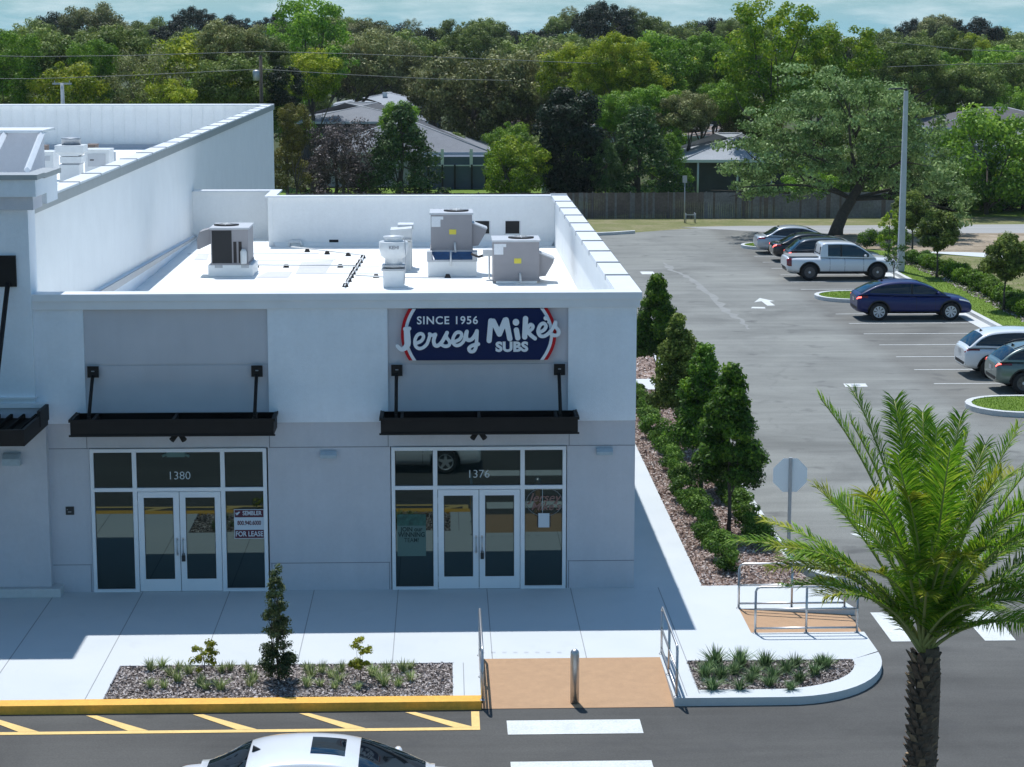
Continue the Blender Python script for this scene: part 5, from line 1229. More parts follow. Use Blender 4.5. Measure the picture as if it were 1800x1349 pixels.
    # wheels
    for wx in wheels:
        for sg in (-1, 1):
            w_ = thing('wheel', (wx, sg * (hw - .10), wr), None, None); w_.parent = t
            g = MB(); g.lathe([(wr * .62, -.10), (wr * .93, -.10), (wr, -.07), (wr, .07), (wr * .93, .10), (wr * .62, .10), (wr * .62, -.10)], 0, 0, 28, 0, axis='y', caps=False); g.build('tyre', 'tyre', w_)
            g = MB(); yo = sg * .085
            g.lathe([(wr * .58, -.09), (wr * .63, -.103), (wr * .65, -.103), (wr * .65, .103), (wr * .63, .103), (wr * .58, .09)], 0, 0, 28, 1 if wheel_style == 'dark' else 0, axis='y', caps=False)
            g.lathe([(wr * .60, yo * .45 - .005), (wr * .60, yo * .45 + .005)], 0, 0, 24, 1, axis='y')
            ns = {'spoke': 5, 'dark': 6, 'petal': 8}[wheel_style]
            for k in range(ns):
                a = 2 * pi * k / ns + .3; wi = (.045 if wheel_style != 'petal' else .018); wo = (.028 if wheel_style != 'petal' else .050); r0_, r1_ = wr * .14, wr * .61
                ca, sa = cos(a), sin(a)
                q = [(r0_, -wi), (r1_, -wo), (r1_, wo), (r0_, wi)]; q = [(u * ca - v_ * sa, u * sa + v_ * ca) for u, v_ in q]
                g.prism(q, min(yo * .6, yo * .95), max(yo * .6, yo * .95), 1 if wheel_style == 'dark' else 0, 'y')
            g.lathe([(wr * .17, -abs(yo) * .9 if sg < 0 else yo * .5), (wr * .17, -abs(yo) * .5 if sg < 0 else yo * .98)], 0, 0, 14, 0, axis='y')
            g.build('rim', ['rim', 'rim_dark'], w_)
    # patches that follow the body skin
    def patch(nm, xa, xb, ta, tb, m, off=.008, sg=1, nx_=6, nt_=5, slant=0.):
        q = []
        for i in range(nx_ + 1):
            r = []
            for k in range(nt_ + 1):
                th = ta + (tb - ta) * k / nt_; x = xa + (xb - xa) * i / nx_ + slant * (k / nt_ - .5); p = surf(max(.0, min(L, x)), th, off); r.append((p.x, p.y * sg, p.z))
            q.append(r)
        g = MB(); g.grid(q, 0, True, flip=sg > 0); o = g.build(nm, m, t)
        return o
    def endpatch(nm, front, y0, y1, z0, z1, m, off=.01):
        """patch on the rounded nose or tail, wrapped to the plan outline"""
        q = []; 
        for i in range(9):
            y = y0 + (y1 - y0) * i / 8; lo, hi = (0, L * .3) if not front else (L, L * .7); r = []
            for z in (z0, (z0 + z1) / 2, z1):
                a_, b2 = lo, hi
                for _ in range(18):
                    mid = (a_ + b2) / 2; ok = False
                    zt2, zb3 = interp(top, mid), interp(bot, mid)
                    if zb3 <= z <= zt2:
                        zc = zb3 + (zt2 - zb3) * .52; h = (zt2 - zc) if z > zc else (zc - zb3); s_ = min(1, abs(z - zc) / max(h, .001)); yy_ = Wf(mid) * (1 - s_ ** n_exp) ** (1 / n_exp) * (1 - .05 * s_ ** 2); ok = yy_ >= abs(y)
                    if ok: b2 = mid
                    else: a_ = mid
                r.append((b2 + (off if front else -off), y, z))
            q.append(r)
        g = MB(); g.grid(q, 0, True, flip=not front); return g.build(nm, m, t)
    for sg in (-1, 1):
        for (nm, xa, xb, ta, tb, m, sl_) in (lamps or []): patch(nm, xa, xb, ta, tb, m, .012, sg, slant=sl_)
        if clad:
            for wx in wheels:
                q = []
                for k in range(15):
                    a = radians(-8 + 196 * k / 14); row = []
                    for rr_ in (wr + .072, wr + .12):
                        x_, z_ = wx + rr_ * cos(a), wr + rr_ * sin(a); x_ = max(.02, min(L - .02, x_)); z1_, z0_ = interp(top, x_), interp(bot, x_); zc_ = z0_ + (z1_ - z0_) * .52; h_ = (z1_ - zc_) if z_ > zc_ else (zc_ - z0_); s2 = min(.97, abs(z_ - zc_) / max(h_, .01))
                        row.append((x_, sg * (Wf(x_) * (1 - s2 ** n_exp) ** (1 / n_exp) * (1 - .05 * s2 ** 2) + .008), z_))
                    q.append(row)
                g = MB(); g.grid(q, 0, True, flip=sg < 0); g.build('arch_trim', 'trimb', t)
            patch('sill_cladding', wheels[0] + wr + .06, wheels[1] - wr - .06, -.85, -.40, 'trimb', .006, sg, 10)
        for dx in ((roof[0][0] + .45, (wheels[0] + wheels[1]) / 2 + .05, wheels[1] - wr - .28)): 
            if wheels[0] + .2 < dx < wheels[1] - wr: patch('door_seam', dx - .006, dx + .006, -.5, .95, 'black', .003, sg, 1, 12)
        for dx in ((wheels[0] + wheels[1]) / 2 - .12, (wheels[0] + wheels[1]) / 2 - 1.05 + .1):
            p = surf(dx, .62, .0); g = MB(); g.box(p.x - .10, p.x + .10, sg * p.y - .018, sg * p.y + .018, p.z - .014, p.z + .014); g.build('door_handle', paintm, t)
        if mirror:
            mx = roof[-1][0] - .55; p = (mx, sg * (hw * .95 + .09), interp(bl, mx) + .10); g = MB(); g.lathe([(.02, -.10), (.075, -.07), (.085, 0), (.07, .07), (.02, .10)], 0, 0, 12, 0, axis='y'); g.tube([(0, -sg * .20, -.06), (0, 0, -.02)], .02, 6); o = g.build('mirror', paintm, t); o.location = p; o.scale = (.8, 1, .85)
        if glassx is None or True:
            bx_ = (wheels[0] + wheels[1]) / 2 - .12; g = MB(); g.grid([[(bx_ + dx_, sg * (cy(bx_, z_) + .010), z_) for z_ in [interp(bl, bx_) + winlow + (interp(roof, bx_) - DR - .045 - interp(bl, bx_) - winlow) * k / 3 for k in range(4)]] for dx_ in (-.045, .045)], 0, False, flip=sg > 0); g.build('door_pillar', 'trimb', t)
        if rails:
            g = MB(); g.tube([(x_, sg * (cy(x_, zmax) - .06), interp(roof, x_) + .03) for x_ in [xr0 + .5 + (xr1 - xr0 - 1.7) * k / 6 for k in range(7)]], .018, 6); g.build('roof_rail', 'trimb', t)
    if plate_z: endpatch('number_plate', False, -.16, .16, plate_z - .07, plate_z + .07, 'plate', .012)
    if clad: endpatch('rear_bumper_trim', False, -hw * .80, hw * .80, interp(bot, .15) + .05, interp(bot, .15) + .24, 'trimb', .006)
    endpatch('grille', True, -hw * .5, hw * .5, .34, .52, 'trimb', .006)
    fx_ = rwx[1] + .12 if rwx else None
    if fx_: g = MB(); zf = interp(roof, fx_); g.prism([(fx_ - .08, zf - .02), (fx_ + .1, zf - .02), (fx_ - .06, zf + .07)], -.02, .02, 0, 'y'); g.build('antenna_fin', 'trimb', t)
    if bed:
        g = MB(); g.box(bed[0], bed[1], -hw * .80, hw * .80, bed[2], bed[2] + .025); g.build('bed_cover', 'bed_cover', t)
        g = MB(); g.box(.02, .10, -hw * .74, hw * .74, .55, bed[2] - .04); g.build('tailgate', paintm, t, .02)
    return t
M['bed_cover'] = mat('grey_bed_cover', (.22, .23, .23), .6)
M['p_white'] = carpaint('white_paint', (.80, .82, .84), .0, .3)
M['p_white2'] = carpaint('pearl_white_paint', (.84, .86, .87), .0, .3)
M['p_silver'] = carpaint('silver_paint', (.52, .56, .60), .25, .35)
M['p_black'] = carpaint('black_paint', (.008, .009, .012), .2, .3)
M['p_slate'] = carpaint('slate_paint', (.045, .055, .070), .3, .3)
M['p_blue'] = mat('deep_blue_paint', (.003, .012, .10), .45, coat=.45, spec=.3)
M['p_sage'] = carpaint('sage_paint', (.135, .185, .17), .2, .35)
def plan_(L, tail=.80, nose=.78): return [(0, tail), (.05, tail + .07), (.18, .94), (.55, .99), (1.1, 1.), (L - 1.3, 1.), (L - .6, .97), (L - .22, .90), (L - .06, nose + .07), (L, nose)]
def crossover(name, x, y, label, paint, L=4.7, Wd=1.88, H=1.63, style='suv', **k):
    top = [(0, .96), (.05, 1.05), (.3, 1.09), (1.2, 1.07), (3.2, 1.03), (L - 1.0, 1.0), (L - .45, .95), (L - .12, .87), (L, .74)]
    bot = [(0, .40), (.08, .33), (.5, .27), (1.2, .24), (L - 1.2, .24), (L - .4, .24), (L - .06, .27), (L, .32)]
    if style == 'suv': roof = [(.10, 1.05), (.34, 1.27), (.62, H - .16), (.95, H - .05), (1.5, H), (2.1, H), (2.65, H - .06), (3.15, H - .26), (3.70, 1.00)]; rw = (.16, .62); ws = (2.72, 3.58)
    else: roof = [(.06, 1.08), (.35, 1.24), (.80, 1.45), (1.35, H - .03), (1.95, H), (2.5, H - .03), (3.05, H - .20), (3.45, H - .42), (3.85, .98)]; rw = (.16, 1.05); ws = (2.62, 3.68)
    if style == 'coupe': top = [(0, .98), (.05, 1.06), (.3, 1.10), (1.2, 1.08), (2.4, 1.04), (3.4, 1.03), (L - .9, 1.0), (L - .45, .93), (L - .12, .82), (L, .68)]
    return make_car(name, (x, y, GZ + .004), 0, label, paint, L, Wd, top, bot, roof, plan_(L), (.88, L - .90), .365, rwx=rw, wsx=ws, winlow=.04, **k)
def sedan(name, x, y, rz, label, paint, L=4.8, Wd=1.84, H=1.45, sunroof=None, **k):
    top = [(0, .80), (.05, .93), (.3, .98), (.9, .99), (2.0, .93), (3.3, .91), (L - 1.0, .88), (L - .45, .82), (L - .12, .73), (L, .60)]
    bot = [(0, .45), (.08, .32), (.5, .22), (1.2, .18), (L - 1.2, .18), (L - .4, .19), (L - .06, .23), (L, .28)]
    roof = [(.38, .97), (.75, 1.13), (1.15, H - .10), (1.65, H), (2.35, H - .01), (2.85, H - .12), (3.32, H - .32), (3.82, .88)]
    return make_car(name, (x, y, GZ + .004), rz, label, paint, L, Wd, top, bot, roof, plan_(L), (.98, L - .95), .33, rwx=(.50, 1.15), wsx=(2.74, 3.68), sunroof=sunroof, winlow=.03, **k)
TL = lambda m, a=.0, b=.42, t0=.28, t1=.62, s=.0: ('tail_light', a, b, t0, t1, m, s)
HL = lambda L: ('headlight', L - .55, L - .10, .35, .62, 'lamp_w', .0)
crossover('parked_crossover', 16.95, 42.75, 'deep blue coupe backed crossover with white petal wheels', 'p_blue', 4.75, 1.92, 1.60, 'coupe', wheel_style='petal', group='cars parked in the side car park', lamps=[TL('lamp_r'), ('tail_light_glint', .0, .16, .30, .50, 'lamp_glint', 0), HL(4.75)], clad=True, plate_z=.82)
crossover('parked_crossover', 17.75, 28.1, 'white crossover parked one bay beyond the sage green one', 'p_white2', 4.7, 1.86, 1.64, 'suv', wheel_style='spoke', group='cars parked in the side car park', lamps=[TL('lamp_r', .0, .48, .40, .62), HL(4.7)], clad=True, plate_z=.85)
crossover('parked_crossover', 18.0, 24.95, 'sage green crossover at the right edge beside the grass island', 'p_sage', 4.5, 1.84, 1.60, 'suv', wheel_style='dark', group='cars parked in the side car park', lamps=[TL('lamp_r', .0, .48, .36, .60), ('tail_light_glint', .0, .14, .45, .62, 'lamp_glint', 0), HL(4.5)], clad=True, plate_z=.80, rails=True)
crossover('parked_crossover', 17.0, 60.3, 'dark slate crossover hidden behind the white pickup', 'p_slate', 4.7, 1.86, 1.68, 'suv', wheel_style='spoke', group='cars parked in the side car park', lamps=[TL('lamp_r'), ('tail_light_glint', .0, .14, .40, .58, 'lamp_glint', 0), HL(4.7)], clad=True)
sedan('parked_sedan', 17.0, 65.0, 0, 'black sedan with glinting red tail lights between silver sedan and slate crossover', 'p_black', group='cars parked in the side car park', lamps=[TL('lamp_r'), ('tail_light_glint', .0, .16, .35, .60, 'lamp_glint', 0), HL(4.8)])
sedan('parked_sedan', 16.75, 68.9, 0, 'silver sedan farthest away, nearest the oak trunk', 'p_silver', 5.0, 1.9, 1.48, group='cars parked in the side car park', lamps=[TL('lamp_r'), HL(5.0)])
sedan('parked_coupe', -4.0, -13.35, 0, 'pale silver car with dark sunroof cut off by the bottom edge', 'p_white', 4.95, 1.88, 1.46, sunroof=(2.05, 2.54), lamps=[TL('lamp_r'), HL(4.95)])
# pickup
Lp = 5.35
topp = [(0, 1.02), (.04, 1.10), (.2, 1.13), (1.6, 1.13), (2.2, 1.12), (3.9, 1.08), (Lp - 1.0, 1.08), (Lp - .4, 1.05), (Lp - .10, .97), (Lp, .82)]
botp = [(0, .55), (.06, .42), (.5, .34), (1.2, .30), (Lp - 1.2, .30), (Lp - .4, .32), (Lp - .05, .36), (Lp, .42)]
roofp = [(1.62, 1.28), (1.66, 1.60), (1.75, 1.76), (2.1, 1.80), (2.8, 1.80), (3.3, 1.74), (3.75, 1.50), (4.30, 1.09)]
make_car('parked_pickup', (16.35, 56.95, GZ + .004), 0, 'white crew cab pickup truck with covered bed', 'p_white', Lp, 1.96, topp, botp, roofp, plan_(Lp, .92, .84), (1.10, Lp - .98), .40, 'dark', 'cars parked in the side car park', 'pickup truck',
         lamps=[('tail_light', .005, .24, -.02, .70, 'lamp_r', 0), ('headlight', Lp - .5, Lp - .08, .3, .6, 'lamp_w', 0)], glassx=[(1.98, 3.95)], wsx=(3.35, 4.2), wroof=.78, bed=(.12, 1.55, 1.125), cabwall=True, clad=True, plate_z=None, winlow=.03)

# =================================================================== SMALL PLANTS
def tuft(n, h, spread, m, w=.012, name='grass_tuft', droop=.35):
    V, F = [], []
    for i in range(n):
        a = random.uniform(0, 2 * pi); r = random.uniform(0, spread * .25); L_ = h * random.uniform(.6, 1.1); out = random.uniform(.15, 1.) * spread
        bx, by = r * cos(a), r * sin(a); px, py = -sin(a) * w, cos(a) * w; o = len(V)
        for k, t in enumerate((0, .5, 1)):
            x, y = bx + cos(a) * out * t ** 1.6, by + sin(a) * out * t ** 1.6; z = L_ * t * (1 - droop * t * (out / spread)); s_ = (1, .8, .08)[k]
            V += [(x - px * s_, y - py * s_, z), (x + px * s_, y + py * s_, z)]
        F += [(o, o + 1, o + 3, o + 2), (o + 2, o + 3, o + 5, o + 4)]
    me = bpy.data.meshes.new(name); me.from_pydata(V, [], F); at_ = me.attributes.new('shade', 'FLOAT', 'FACE')
    sh = np.repeat(RNG.uniform(0, 1, n), 2); at_.data.foreach_set('value', sh.astype(np.float32)); me.materials.append(M[m]); return me
ORD = ['first', 'second', 'third', 'fourth', 'fifth', 'sixth', 'seventh', 'eighth', 'ninth', 'tenth', 'eleventh', 'twelfth', 'thirteenth', 'fourteenth', 'fifteenth', 'sixteenth', 'seventeenth', 'eighteenth', 'nineteenth', 'twentieth', 'twenty-first', 'twenty-second', 'twenty-third', 'twenty-fourth', 'twenty-fifth', 'twenty-sixth', 'twenty-seventh', 'twenty-eighth', 'twenty-ninth', 'thirtieth', 'thirty-first', 'thirty-second', 'thirty-third', 'thirty-fourth', 'thirty-fifth', 'thirty-sixth', 'thirty-seventh', 'thirty-eighth', 'thirty-ninth', 'fortieth']
random.seed(21)
tm = [tuft(60, .25, .20, 'lf_grass', .009) for _ in range(4)]
pos = [(265, 1178, 'b'), (285, 1172, 'b'), (298, 1186, 'b'), (315, 1176, 'b'), (332, 1184, 'b'), (390, 1182, 'b'), (405, 1178, 'b'), (437, 1180, 'b'), (540, 1178, 'b'), (548, 1190, 'b'), (565, 1182, 'b'), (582, 1190, 'b'), (600, 1180, 'b'), (655, 1188, 'b'), (668, 1196, 'b'), (680, 1182, 'b'), (708, 1180, 'b'), (722, 1176, 'b'),
       (264, 1208, 'f'), (288, 1210, 'f'), (312, 1198, 'f'), (352, 1205, 'f'), (362, 1212, 'f'), (388, 1212, 'f'), (440, 1206, 'f'), (446, 1196, 'f'), (540, 1206, 'f'), (563, 1206, 'f'), (588, 1210, 'f'), (596, 1198, 'f'), (630, 1212, 'f'), (676, 1204, 'f'), (700, 1206, 'f'), (722, 1196, 'f')]
cnt = {}
for px, py, row in sorted(pos, key=lambda q: (q[2], q[0])):
    cnt[row] = cnt.get(row, 0) + 1
    p = at(px, py, Z=0); o = link('grass_tuft', random.choice(tm)); o.location = (p.x, p.y, -.02); o.rotation_euler = (0, 0, random.uniform(0, 6)); s_ = random.uniform(.8, 1.25); o.scale = (s_, s_, s_)
    tag(o, '%s pale grass tuft from the left in the %s row of the front bed' % (ORD[cnt[row] - 1], 'back' if row == 'b' else 'kerb side'), 'grass plant', 'pale grass tufts in the front bed')
td = [tuft(120, .34, .31, 'lf_grassd', .011) for _ in range(4)]
pos = [(1238, 1200 - 10, 'f'), (1258, 1170, 'b'), (1268, 1192, 'm'), (1246, 1180, 'm'), (1300, 1172, 'b'), (1290, 1184, 'm'), (1318, 1200, 'm'), (1325, 1188, 'm'), (1345, 1174, 'b'), (1352, 1205, 'f'), (1360, 1192, 'm'), (1382, 1182, 'm'), (1396, 1172, 'b'), (1390, 1212, 'f'), (1405, 1198, 'f'), (1432, 1186, 'm'), (1442, 1174, 'b'), (1452, 1172, 'b'), (1300, 1212, 'f'), (1252, 1212, 'f')]
cnt = {}
for px, py, row in sorted(pos, key=lambda q: (q[2], q[0])):
    cnt[row] = cnt.get(row, 0) + 1
    p = at(px, py, Z=0); o = link('strap_leaf_plant', random.choice(td)); o.location = (p.x, p.y, -.02); o.rotation_euler = (0, 0, random.uniform(0, 6)); s_ = random.uniform(.75, 1.15) * (1.1 if row == 'b' else .85); o.scale = (s_, s_, s_)
    tag(o, '%s dark strap leaved clump from the left, %s row, rounded bed' % (ORD[cnt[row] - 1], {'b': 'back', 'm': 'middle', 'f': 'front'}[row]), 'plant', 'dark strap leaved clumps in the corner bed')
# conical juniper and two yellow shrubs in the front bed
jp = make_tree('conical_juniper', 2.2, .62, .22, 85, .12, 950, .05, 'lf_juniper', 'cone', .03, 31, 'slim conical juniper standing in the front bed', 'shrub', aspect=.5, inner=.3)
jp.location = (-3.02, -6.15, -.05)
for px, py, h, l_ in ((360, 1196, .80, 'left'), (634, 1198, .86, 'right')):
    p = at(px, py, Z=0); y_ = make_tree('yellow_shrub', h, .50 if l_ == 'left' else .40, .18, 24, .07, 700, .055, 'lf_yshrub', 'round', .012, 41 if l_ == 'left' else 42, 'small yellow leaved shrub at the %s of the juniper' % l_, 'shrub', aspect=.6, inner=.2, group='yellow shrubs in the front bed')
    y_.location = (p.x, p.y, -.03)
# hedge rows beside the shop
def bush(label, x, y, w_, h, m, seed, name='hedge_bush', group=None, ls=.06, dens=520, nb=16, z=0.):
    return make_tree(name, h, w_, .05, nb, w_ * .26, dens, ls, m, 'round', .02, seed, label, 'hedge bush', inner=.5, group=group)
hp_ = [bush('', 0, 0, .64, .56, 'lf_hedge', 50 + i, group='hedge bushes beside the shop') for i in range(3)]
ys = [1.35, 2.45, 3.6, 4.7, 5.9, 7.0, 8.2, 9.4, 10.6, 12.0, 13.4, 14.9, 16.4, 17.9, 19.4, 21.0, 22.6]
for i, y in enumerate(ys):
    o = hp_[i] if i < 3 else dup(hp_[i % 3], (0, 0, 0), sc=random.uniform(.88, 1.1)); o.location = (6.02 + random.uniform(-.06, .06), y, -.02); o.rotation_euler[2] = random.uniform(0, 6)
    o['label'] = '%s bush from the near end of the long hedge by the side walk' % ORD[i]
ys2 = [3.4, 4.5, 5.6, 6.7, 7.8, 8.9, 10.0, 11.2, 12.4]
for i, y in enumerate(ys2):
    o = dup(hp_[(i + 1) % 3], (7.12 + random.uniform(-.05, .05), y, -.02), random.uniform(0, 6), random.uniform(.85, 1.), label='%s bush from the near end of the short hedge by the kerb' % ORD[i]); o['group'] = 'hedge bushes by the car park kerb'
# four holly trees beside the shop
hA = make_tree('holly_tree', 3.95, 1.5, 1.45, 120, .27, 420, .082, 'lf_street', 'cone', .05, 61, 'nearest and tallest looking of four dark conical trees beside the shop', 'tree', group='conical trees beside the shop', inner=.45)
hA.location = (6.58, 4.85, -.05)
hB = make_tree('holly_tree', 3.75, 1.48, 1.35, 120, .27, 420, .082, 'lf_street', 'cone', .05, 62, 'second nearest of four dark conical trees beside the shop', 'tree', group='conical trees beside the shop', inner=.45)
hB.location = (6.52, 9.45, -.05)
dup(hA, (6.50, 14.7, -.05), 2.1, .96, 'third nearest of four conical trees beside the shop, with olive leaves', 'lf_street2')
dup(hB, (6.80, 23.6, -.05), 4.1, 1.04, 'farthest of four dark conical trees beside the shop wall')
# right hand side of the car park
rh = [bush('', 0, 0, 1.05, .66, 'lf_hedge2', 70 + i, group='bright hedge bushes behind the car park', ls=.09, dens=230) for i in range(2)]
pp = []
for i in range(20):
    t_ = i / 19; y = 42.0 + 21 * t_; x = 24.05 + .35 * sin(pi * t_)
    o = rh[i] if i < 2 else dup(rh[i % 2], (0, 0, 0), sc=random.uniform(.85, 1.1), material='lf_hedge' if i in (1, 2, 17, 18, 19) else 'lf_hedge2'); o.location = (x, y, .0); o.rotation_euler[2] = random.uniform(0, 6)
    o['label'] = '%s bush from the near end of the bright hedge behind the car park' % ORD[i]
sA = make_tree('holly_tree', 3.2, 1.95, 1.15, 95, .28, 190, .12, 'lf_street2', 'round', .06, 81, 'rounded young tree right of the blue crossover', 'tree', group='young trees behind the car park', inner=.45)
sA.location = (23.6, 44.0, 0)
dup(sA, (23.6, 56.1, 0), 1.7, 1.0, 'young tree in the hedge just right of the light pole'); dup(sA, (24.9, 67.2, 0), 3.2, 1.02, 'young tree immediately behind the light pole')
dup(sA, (26.35, 46.6, 0), 5.2, 1.0, 'young tree cut off by the right edge of the photo')
b_ = make_tree('willowy_tree', 2.6, 1.9, .5, 46, .22, 110, .12, 'lf_bright', 'cone', .04, 83, 'small bright green feathery tree over the bonnet of the pickup', 'tree', inner=.3, group='young trees behind the car park'); b_.location = (22.75, 63.0, 0)
b2 = make_tree('willowy_tree', 2.0, 1.3, .7, 20, .2, 70, .10, 'lf_blue', 'round', .035, 84, 'thin grey green sapling in front of the pickup bonnet', 'tree', inner=.2, group='young trees behind the car park'); b2.location = (21.2, 54.6, -.1)
# thin plants by the far end hedge
rb = dup(hp_[0], (16.2 + 1.7, 71.8, 0), 0, 1.25, label='low dark shrub on the far kerbed island'); rb['group'] = 'shrubs on the far island'
for i, x in enumerate((23.1, 24.3, 25.2)): q = dup(hp_[i % 3], (x, 70.2 + i * .5, 0), i, 1.6, label='%s low dark shrub under the oak, from the left' % ORD[i]); q['group'] = 'low shrubs under the oak'
# short lawn blades on islands and verges
def blades(name, pts, n, z, label, h=.05, m='lawn'):
    xs = [p[0] for p in pts]; ys_ = [p[1] for p in pts]; P = np.column_stack([RNG.uniform(min(xs), max(xs), n), RNG.uniform(min(ys_), max(ys_), n), np.full(n, z)])
    j = len(pts) - 1; ins = np.zeros(n, bool)
    for i in range(len(pts)):
        yi, yj, xi, xj = pts[i][1], pts[j][1], pts[i][0], pts[j][0]
        if yi != yj: c = ((yi > P[:, 1]) != (yj > P[:, 1])) & (P[:, 0] < (xj - xi) * (P[:, 1] - yi) / (yj - yi) + xi); ins ^= c
        j = i
    P = P[ins]; k = len(P); P[:, 2] += h * .4
    N = RNG.normal(size=(k, 3)); N[:, 2] *= .3
    o = link(name, leaf_mesh(name, P, N, h * 1.6, m, None, aspect=.28, up=np.tile(np.array([0, 0, 1.]), (k, 1)))); tag(o, label, None, kind='stuff')
for (pts, z), l_ in zip(grass_clumps, ('middle', 'near', 'far')): blades('grass', pts, 6000, z, 'short bright grass on the %s kerbed island' % l_, .035)
blades('grass', [(22.25, 24), (24.0, 24), (24.2, 40), (24.2, 66), (22.25, 70)], 12000, -.02, 'mown grass strip between car park kerb and bright hedge', .04)
blades('grass', [(24.6, 42), (32, 42), (32, 60), (25.6, 66)], 9000, -.02, 'mown grass sloping away beyond the bright hedge', .04)

# =================================================================== PALM
random.seed(9)
palm = thing('palm_tree', (6.38, -15.5, GZ), 'tall date palm with yellow tipped fronds in the right foreground', 'palm tree')
pz = 3.35 - GZ          # height of the growing point
m = MB(); pts = [(0, 0, -.3)] + [(.01 * i, 0, pz * i / 8) for i in range(1, 9)]; m.tube(pts, [.21, .185, .175, .17, .17, .175, .17, .16, .12], 20)
tr = m.build('trunk', 'palmbark', palm)
m = MB(); nring = 30
for r_ in range(nring):
    for k in range(9):
        a = 2 * pi * (k + .5 * (r_ % 2)) / 9 + random.uniform(-.06, .06) + r_ * .11; z = .15 + r_ * (pz - .25) / nring + random.uniform(-.02, .02); R_ = .175; o = Vector((cos(a), sin(a), 0)); s_ = Vector((-sin(a), cos(a), 0)); hh_ = random.uniform(.7, 1.25)
        b0 = o * (R_ - .03) + Vector((0, 0, z)); tip = o * (R_ + .055 * hh_) + Vector((0, 0, z + .13 * hh_)); w_ = .055
        m.add([b0 - s_ * w_, b0 + s_ * w_, tip + s_ * w_ * .55, tip - s_ * w_ * .55, b0 + Vector((0, 0, .10)) + s_ * w_ * .4, b0 + Vector((0, 0, .10)) - s_ * w_ * .4], [(0, 1, 2, 3), (3, 2, 4, 5), (1, 4, 2), (0, 3, 5)], 0 if random.random() < .72 else 1)
m.build('leaf_bases', ['palmbark', 'palmboot'], palm)
def frond(dx, dy, dz, yellow=0., droop=.3, ctrl=None, nleaf=128, ll=.54):
    base = Vector((random.uniform(-.07, .07), random.uniform(-.07, .07), pz - .05)); tip = Vector((dx, dy, dz + pz - 0.)); 
    L_ = (tip - base).length; c = base.lerp(tip, .5) + Vector((-dx * .14, -dy * .14, L_ * droop))
    if ctrl: c = base + Vector(ctrl)
    B = lambda t: base * (1 - t) ** 2 + c * 2 * t * (1 - t) + tip * t * t
    fr = MB(); P_ = [B(i / 16) for i in range(17)]; fr.tube(P_, [.026 * (1 - .85 * i / 16) + .003 for i in range(17)], 5)
    o = fr.build('frond', 'rachis', palm)
    V, F, Sh = [], [], []
    tw = random.uniform(-.35, .35)
    for i in range(nleaf):
        t = .17 + .83 * (i / (nleaf - 1)) ** .96; p = B(t); d = (B(min(1, t + .01)) - B(max(0, t - .01))).normalized(); sd = d.cross(Vector((0, 0, 1)))
        if sd.length < .2: sd = d.cross(Vector((0, 1, 0)))
        sd.normalize(); un = sd.cross(d).normalized(); sd2 = (sd * cos(tw) + un * sin(tw)); un2 = sd2.cross(d).normalized()
        lg = ll * (sin(pi * min(1, .18 + .80 * (1 - abs(t - .45) * 1.25))) ** .8) * (1 - .45 * max(0, t - .75) / .25)
        for sg in (-1, 1):
            e = (sd2 * sg * .80 + d * (.62 + .3 * t) + un2 * (.28 + random.uniform(-.2, .2))).normalized(); e = (e + Vector((random.uniform(-.16, .16), random.uniform(-.16, .16), random.uniform(-.24, .08)))).normalized()
            wv = d.cross(e).cross(e).normalized() if random.random() < .5 else e.cross(un2).normalized(); wv *= .0095
            L2 = lg * random.uniform(.85, 1.1); q = p + e * L2 * .5 + Vector((0, 0, .01)); r2 = p + e * L2 + Vector((0, 0, -.05 * L2 / ll)); k = len(V)
            V += [p - wv * .6, p + wv * .6, q + wv, q - wv, r2]; F += [(k, k + 1, k + 2, k + 3), (k + 3, k + 2, k + 4)]
            s_ = random.uniform(.1, .9); Sh += [s_, s_]
    me = bpy.data.meshes.new('leaflets'); me.from_pydata([tuple(v) for v in V], [], F); at_ = me.attributes.new('shade', 'FLOAT', 'FACE'); at_.data.foreach_set('value', np.array(Sh, dtype=np.float32))
    me.materials.append(M['lf_palm']); me.materials.append(M['lf_palmy'])
    if yellow:
        nf = len(F); mi = [1 if (k / nf) > 1 - yellow else 0 for k in range(nf)]; me.polygons.foreach_set('material_index', mi)
    link('leaflets', me, o)
SCL = 26.9 / 3640.
def tipf(px, py, dy, **k):       # tip given where it stands in space: offset from the growing point, metres
    dx = (px - 1632) * SCL * (1 + dy / 27); dzv = (1150 - py) * SCL * 1.03 * (1 + dy / 27) + dy * -.22
    frond(dx, dy, dzv, **k)
for a in [(1448, 712, .5), (1478, 745, -.3), (1519, 705, .9), (1598, 722, 1.1), (1575, 740, .2), (1655, 745, 1.3), (1702, 748, .6), (1690, 765, -.2), (1640, 760, .0), (1545, 800, -.8), (1800, 765, .4), (1830, 800, -.2), (1870, 860, .6), (1760, 800, 1.0)]:
    tipf(*a, droop=random.uniform(.06, .17), ll=.44)
tipf(1478, 862, -1.2, droop=.22, yellow=.15); tipf(1510, 900, 1.2, droop=.2); tipf(1560, 868, -1.0, droop=.15, yellow=.1); tipf(1740, 830, -.6, droop=.15, yellow=.35); tipf(1632, 790, -1.0, droop=.08)
tipf(1298, 960, .5, droop=.25, ll=.34); tipf(1335, 1002, -.4, droop=.30, yellow=.6, ll=.30); tipf(1365, 930, .9, droop=.2, yellow=.2, ll=.36); tipf(1420, 1000, 1.2, droop=.22); tipf(1430, 1050, -.6, droop=.30, yellow=.2)
tipf(1880, 930, .2, droop=.22); tipf(1900, 1010, -.5, droop=.30); tipf(1870, 1075, .5, droop=.30); tipf(1860, 960, 1.2, droop=.2); tipf(1800, 1095, 1.1, droop=.3); tipf(1935, 1060, .8, droop=.3)
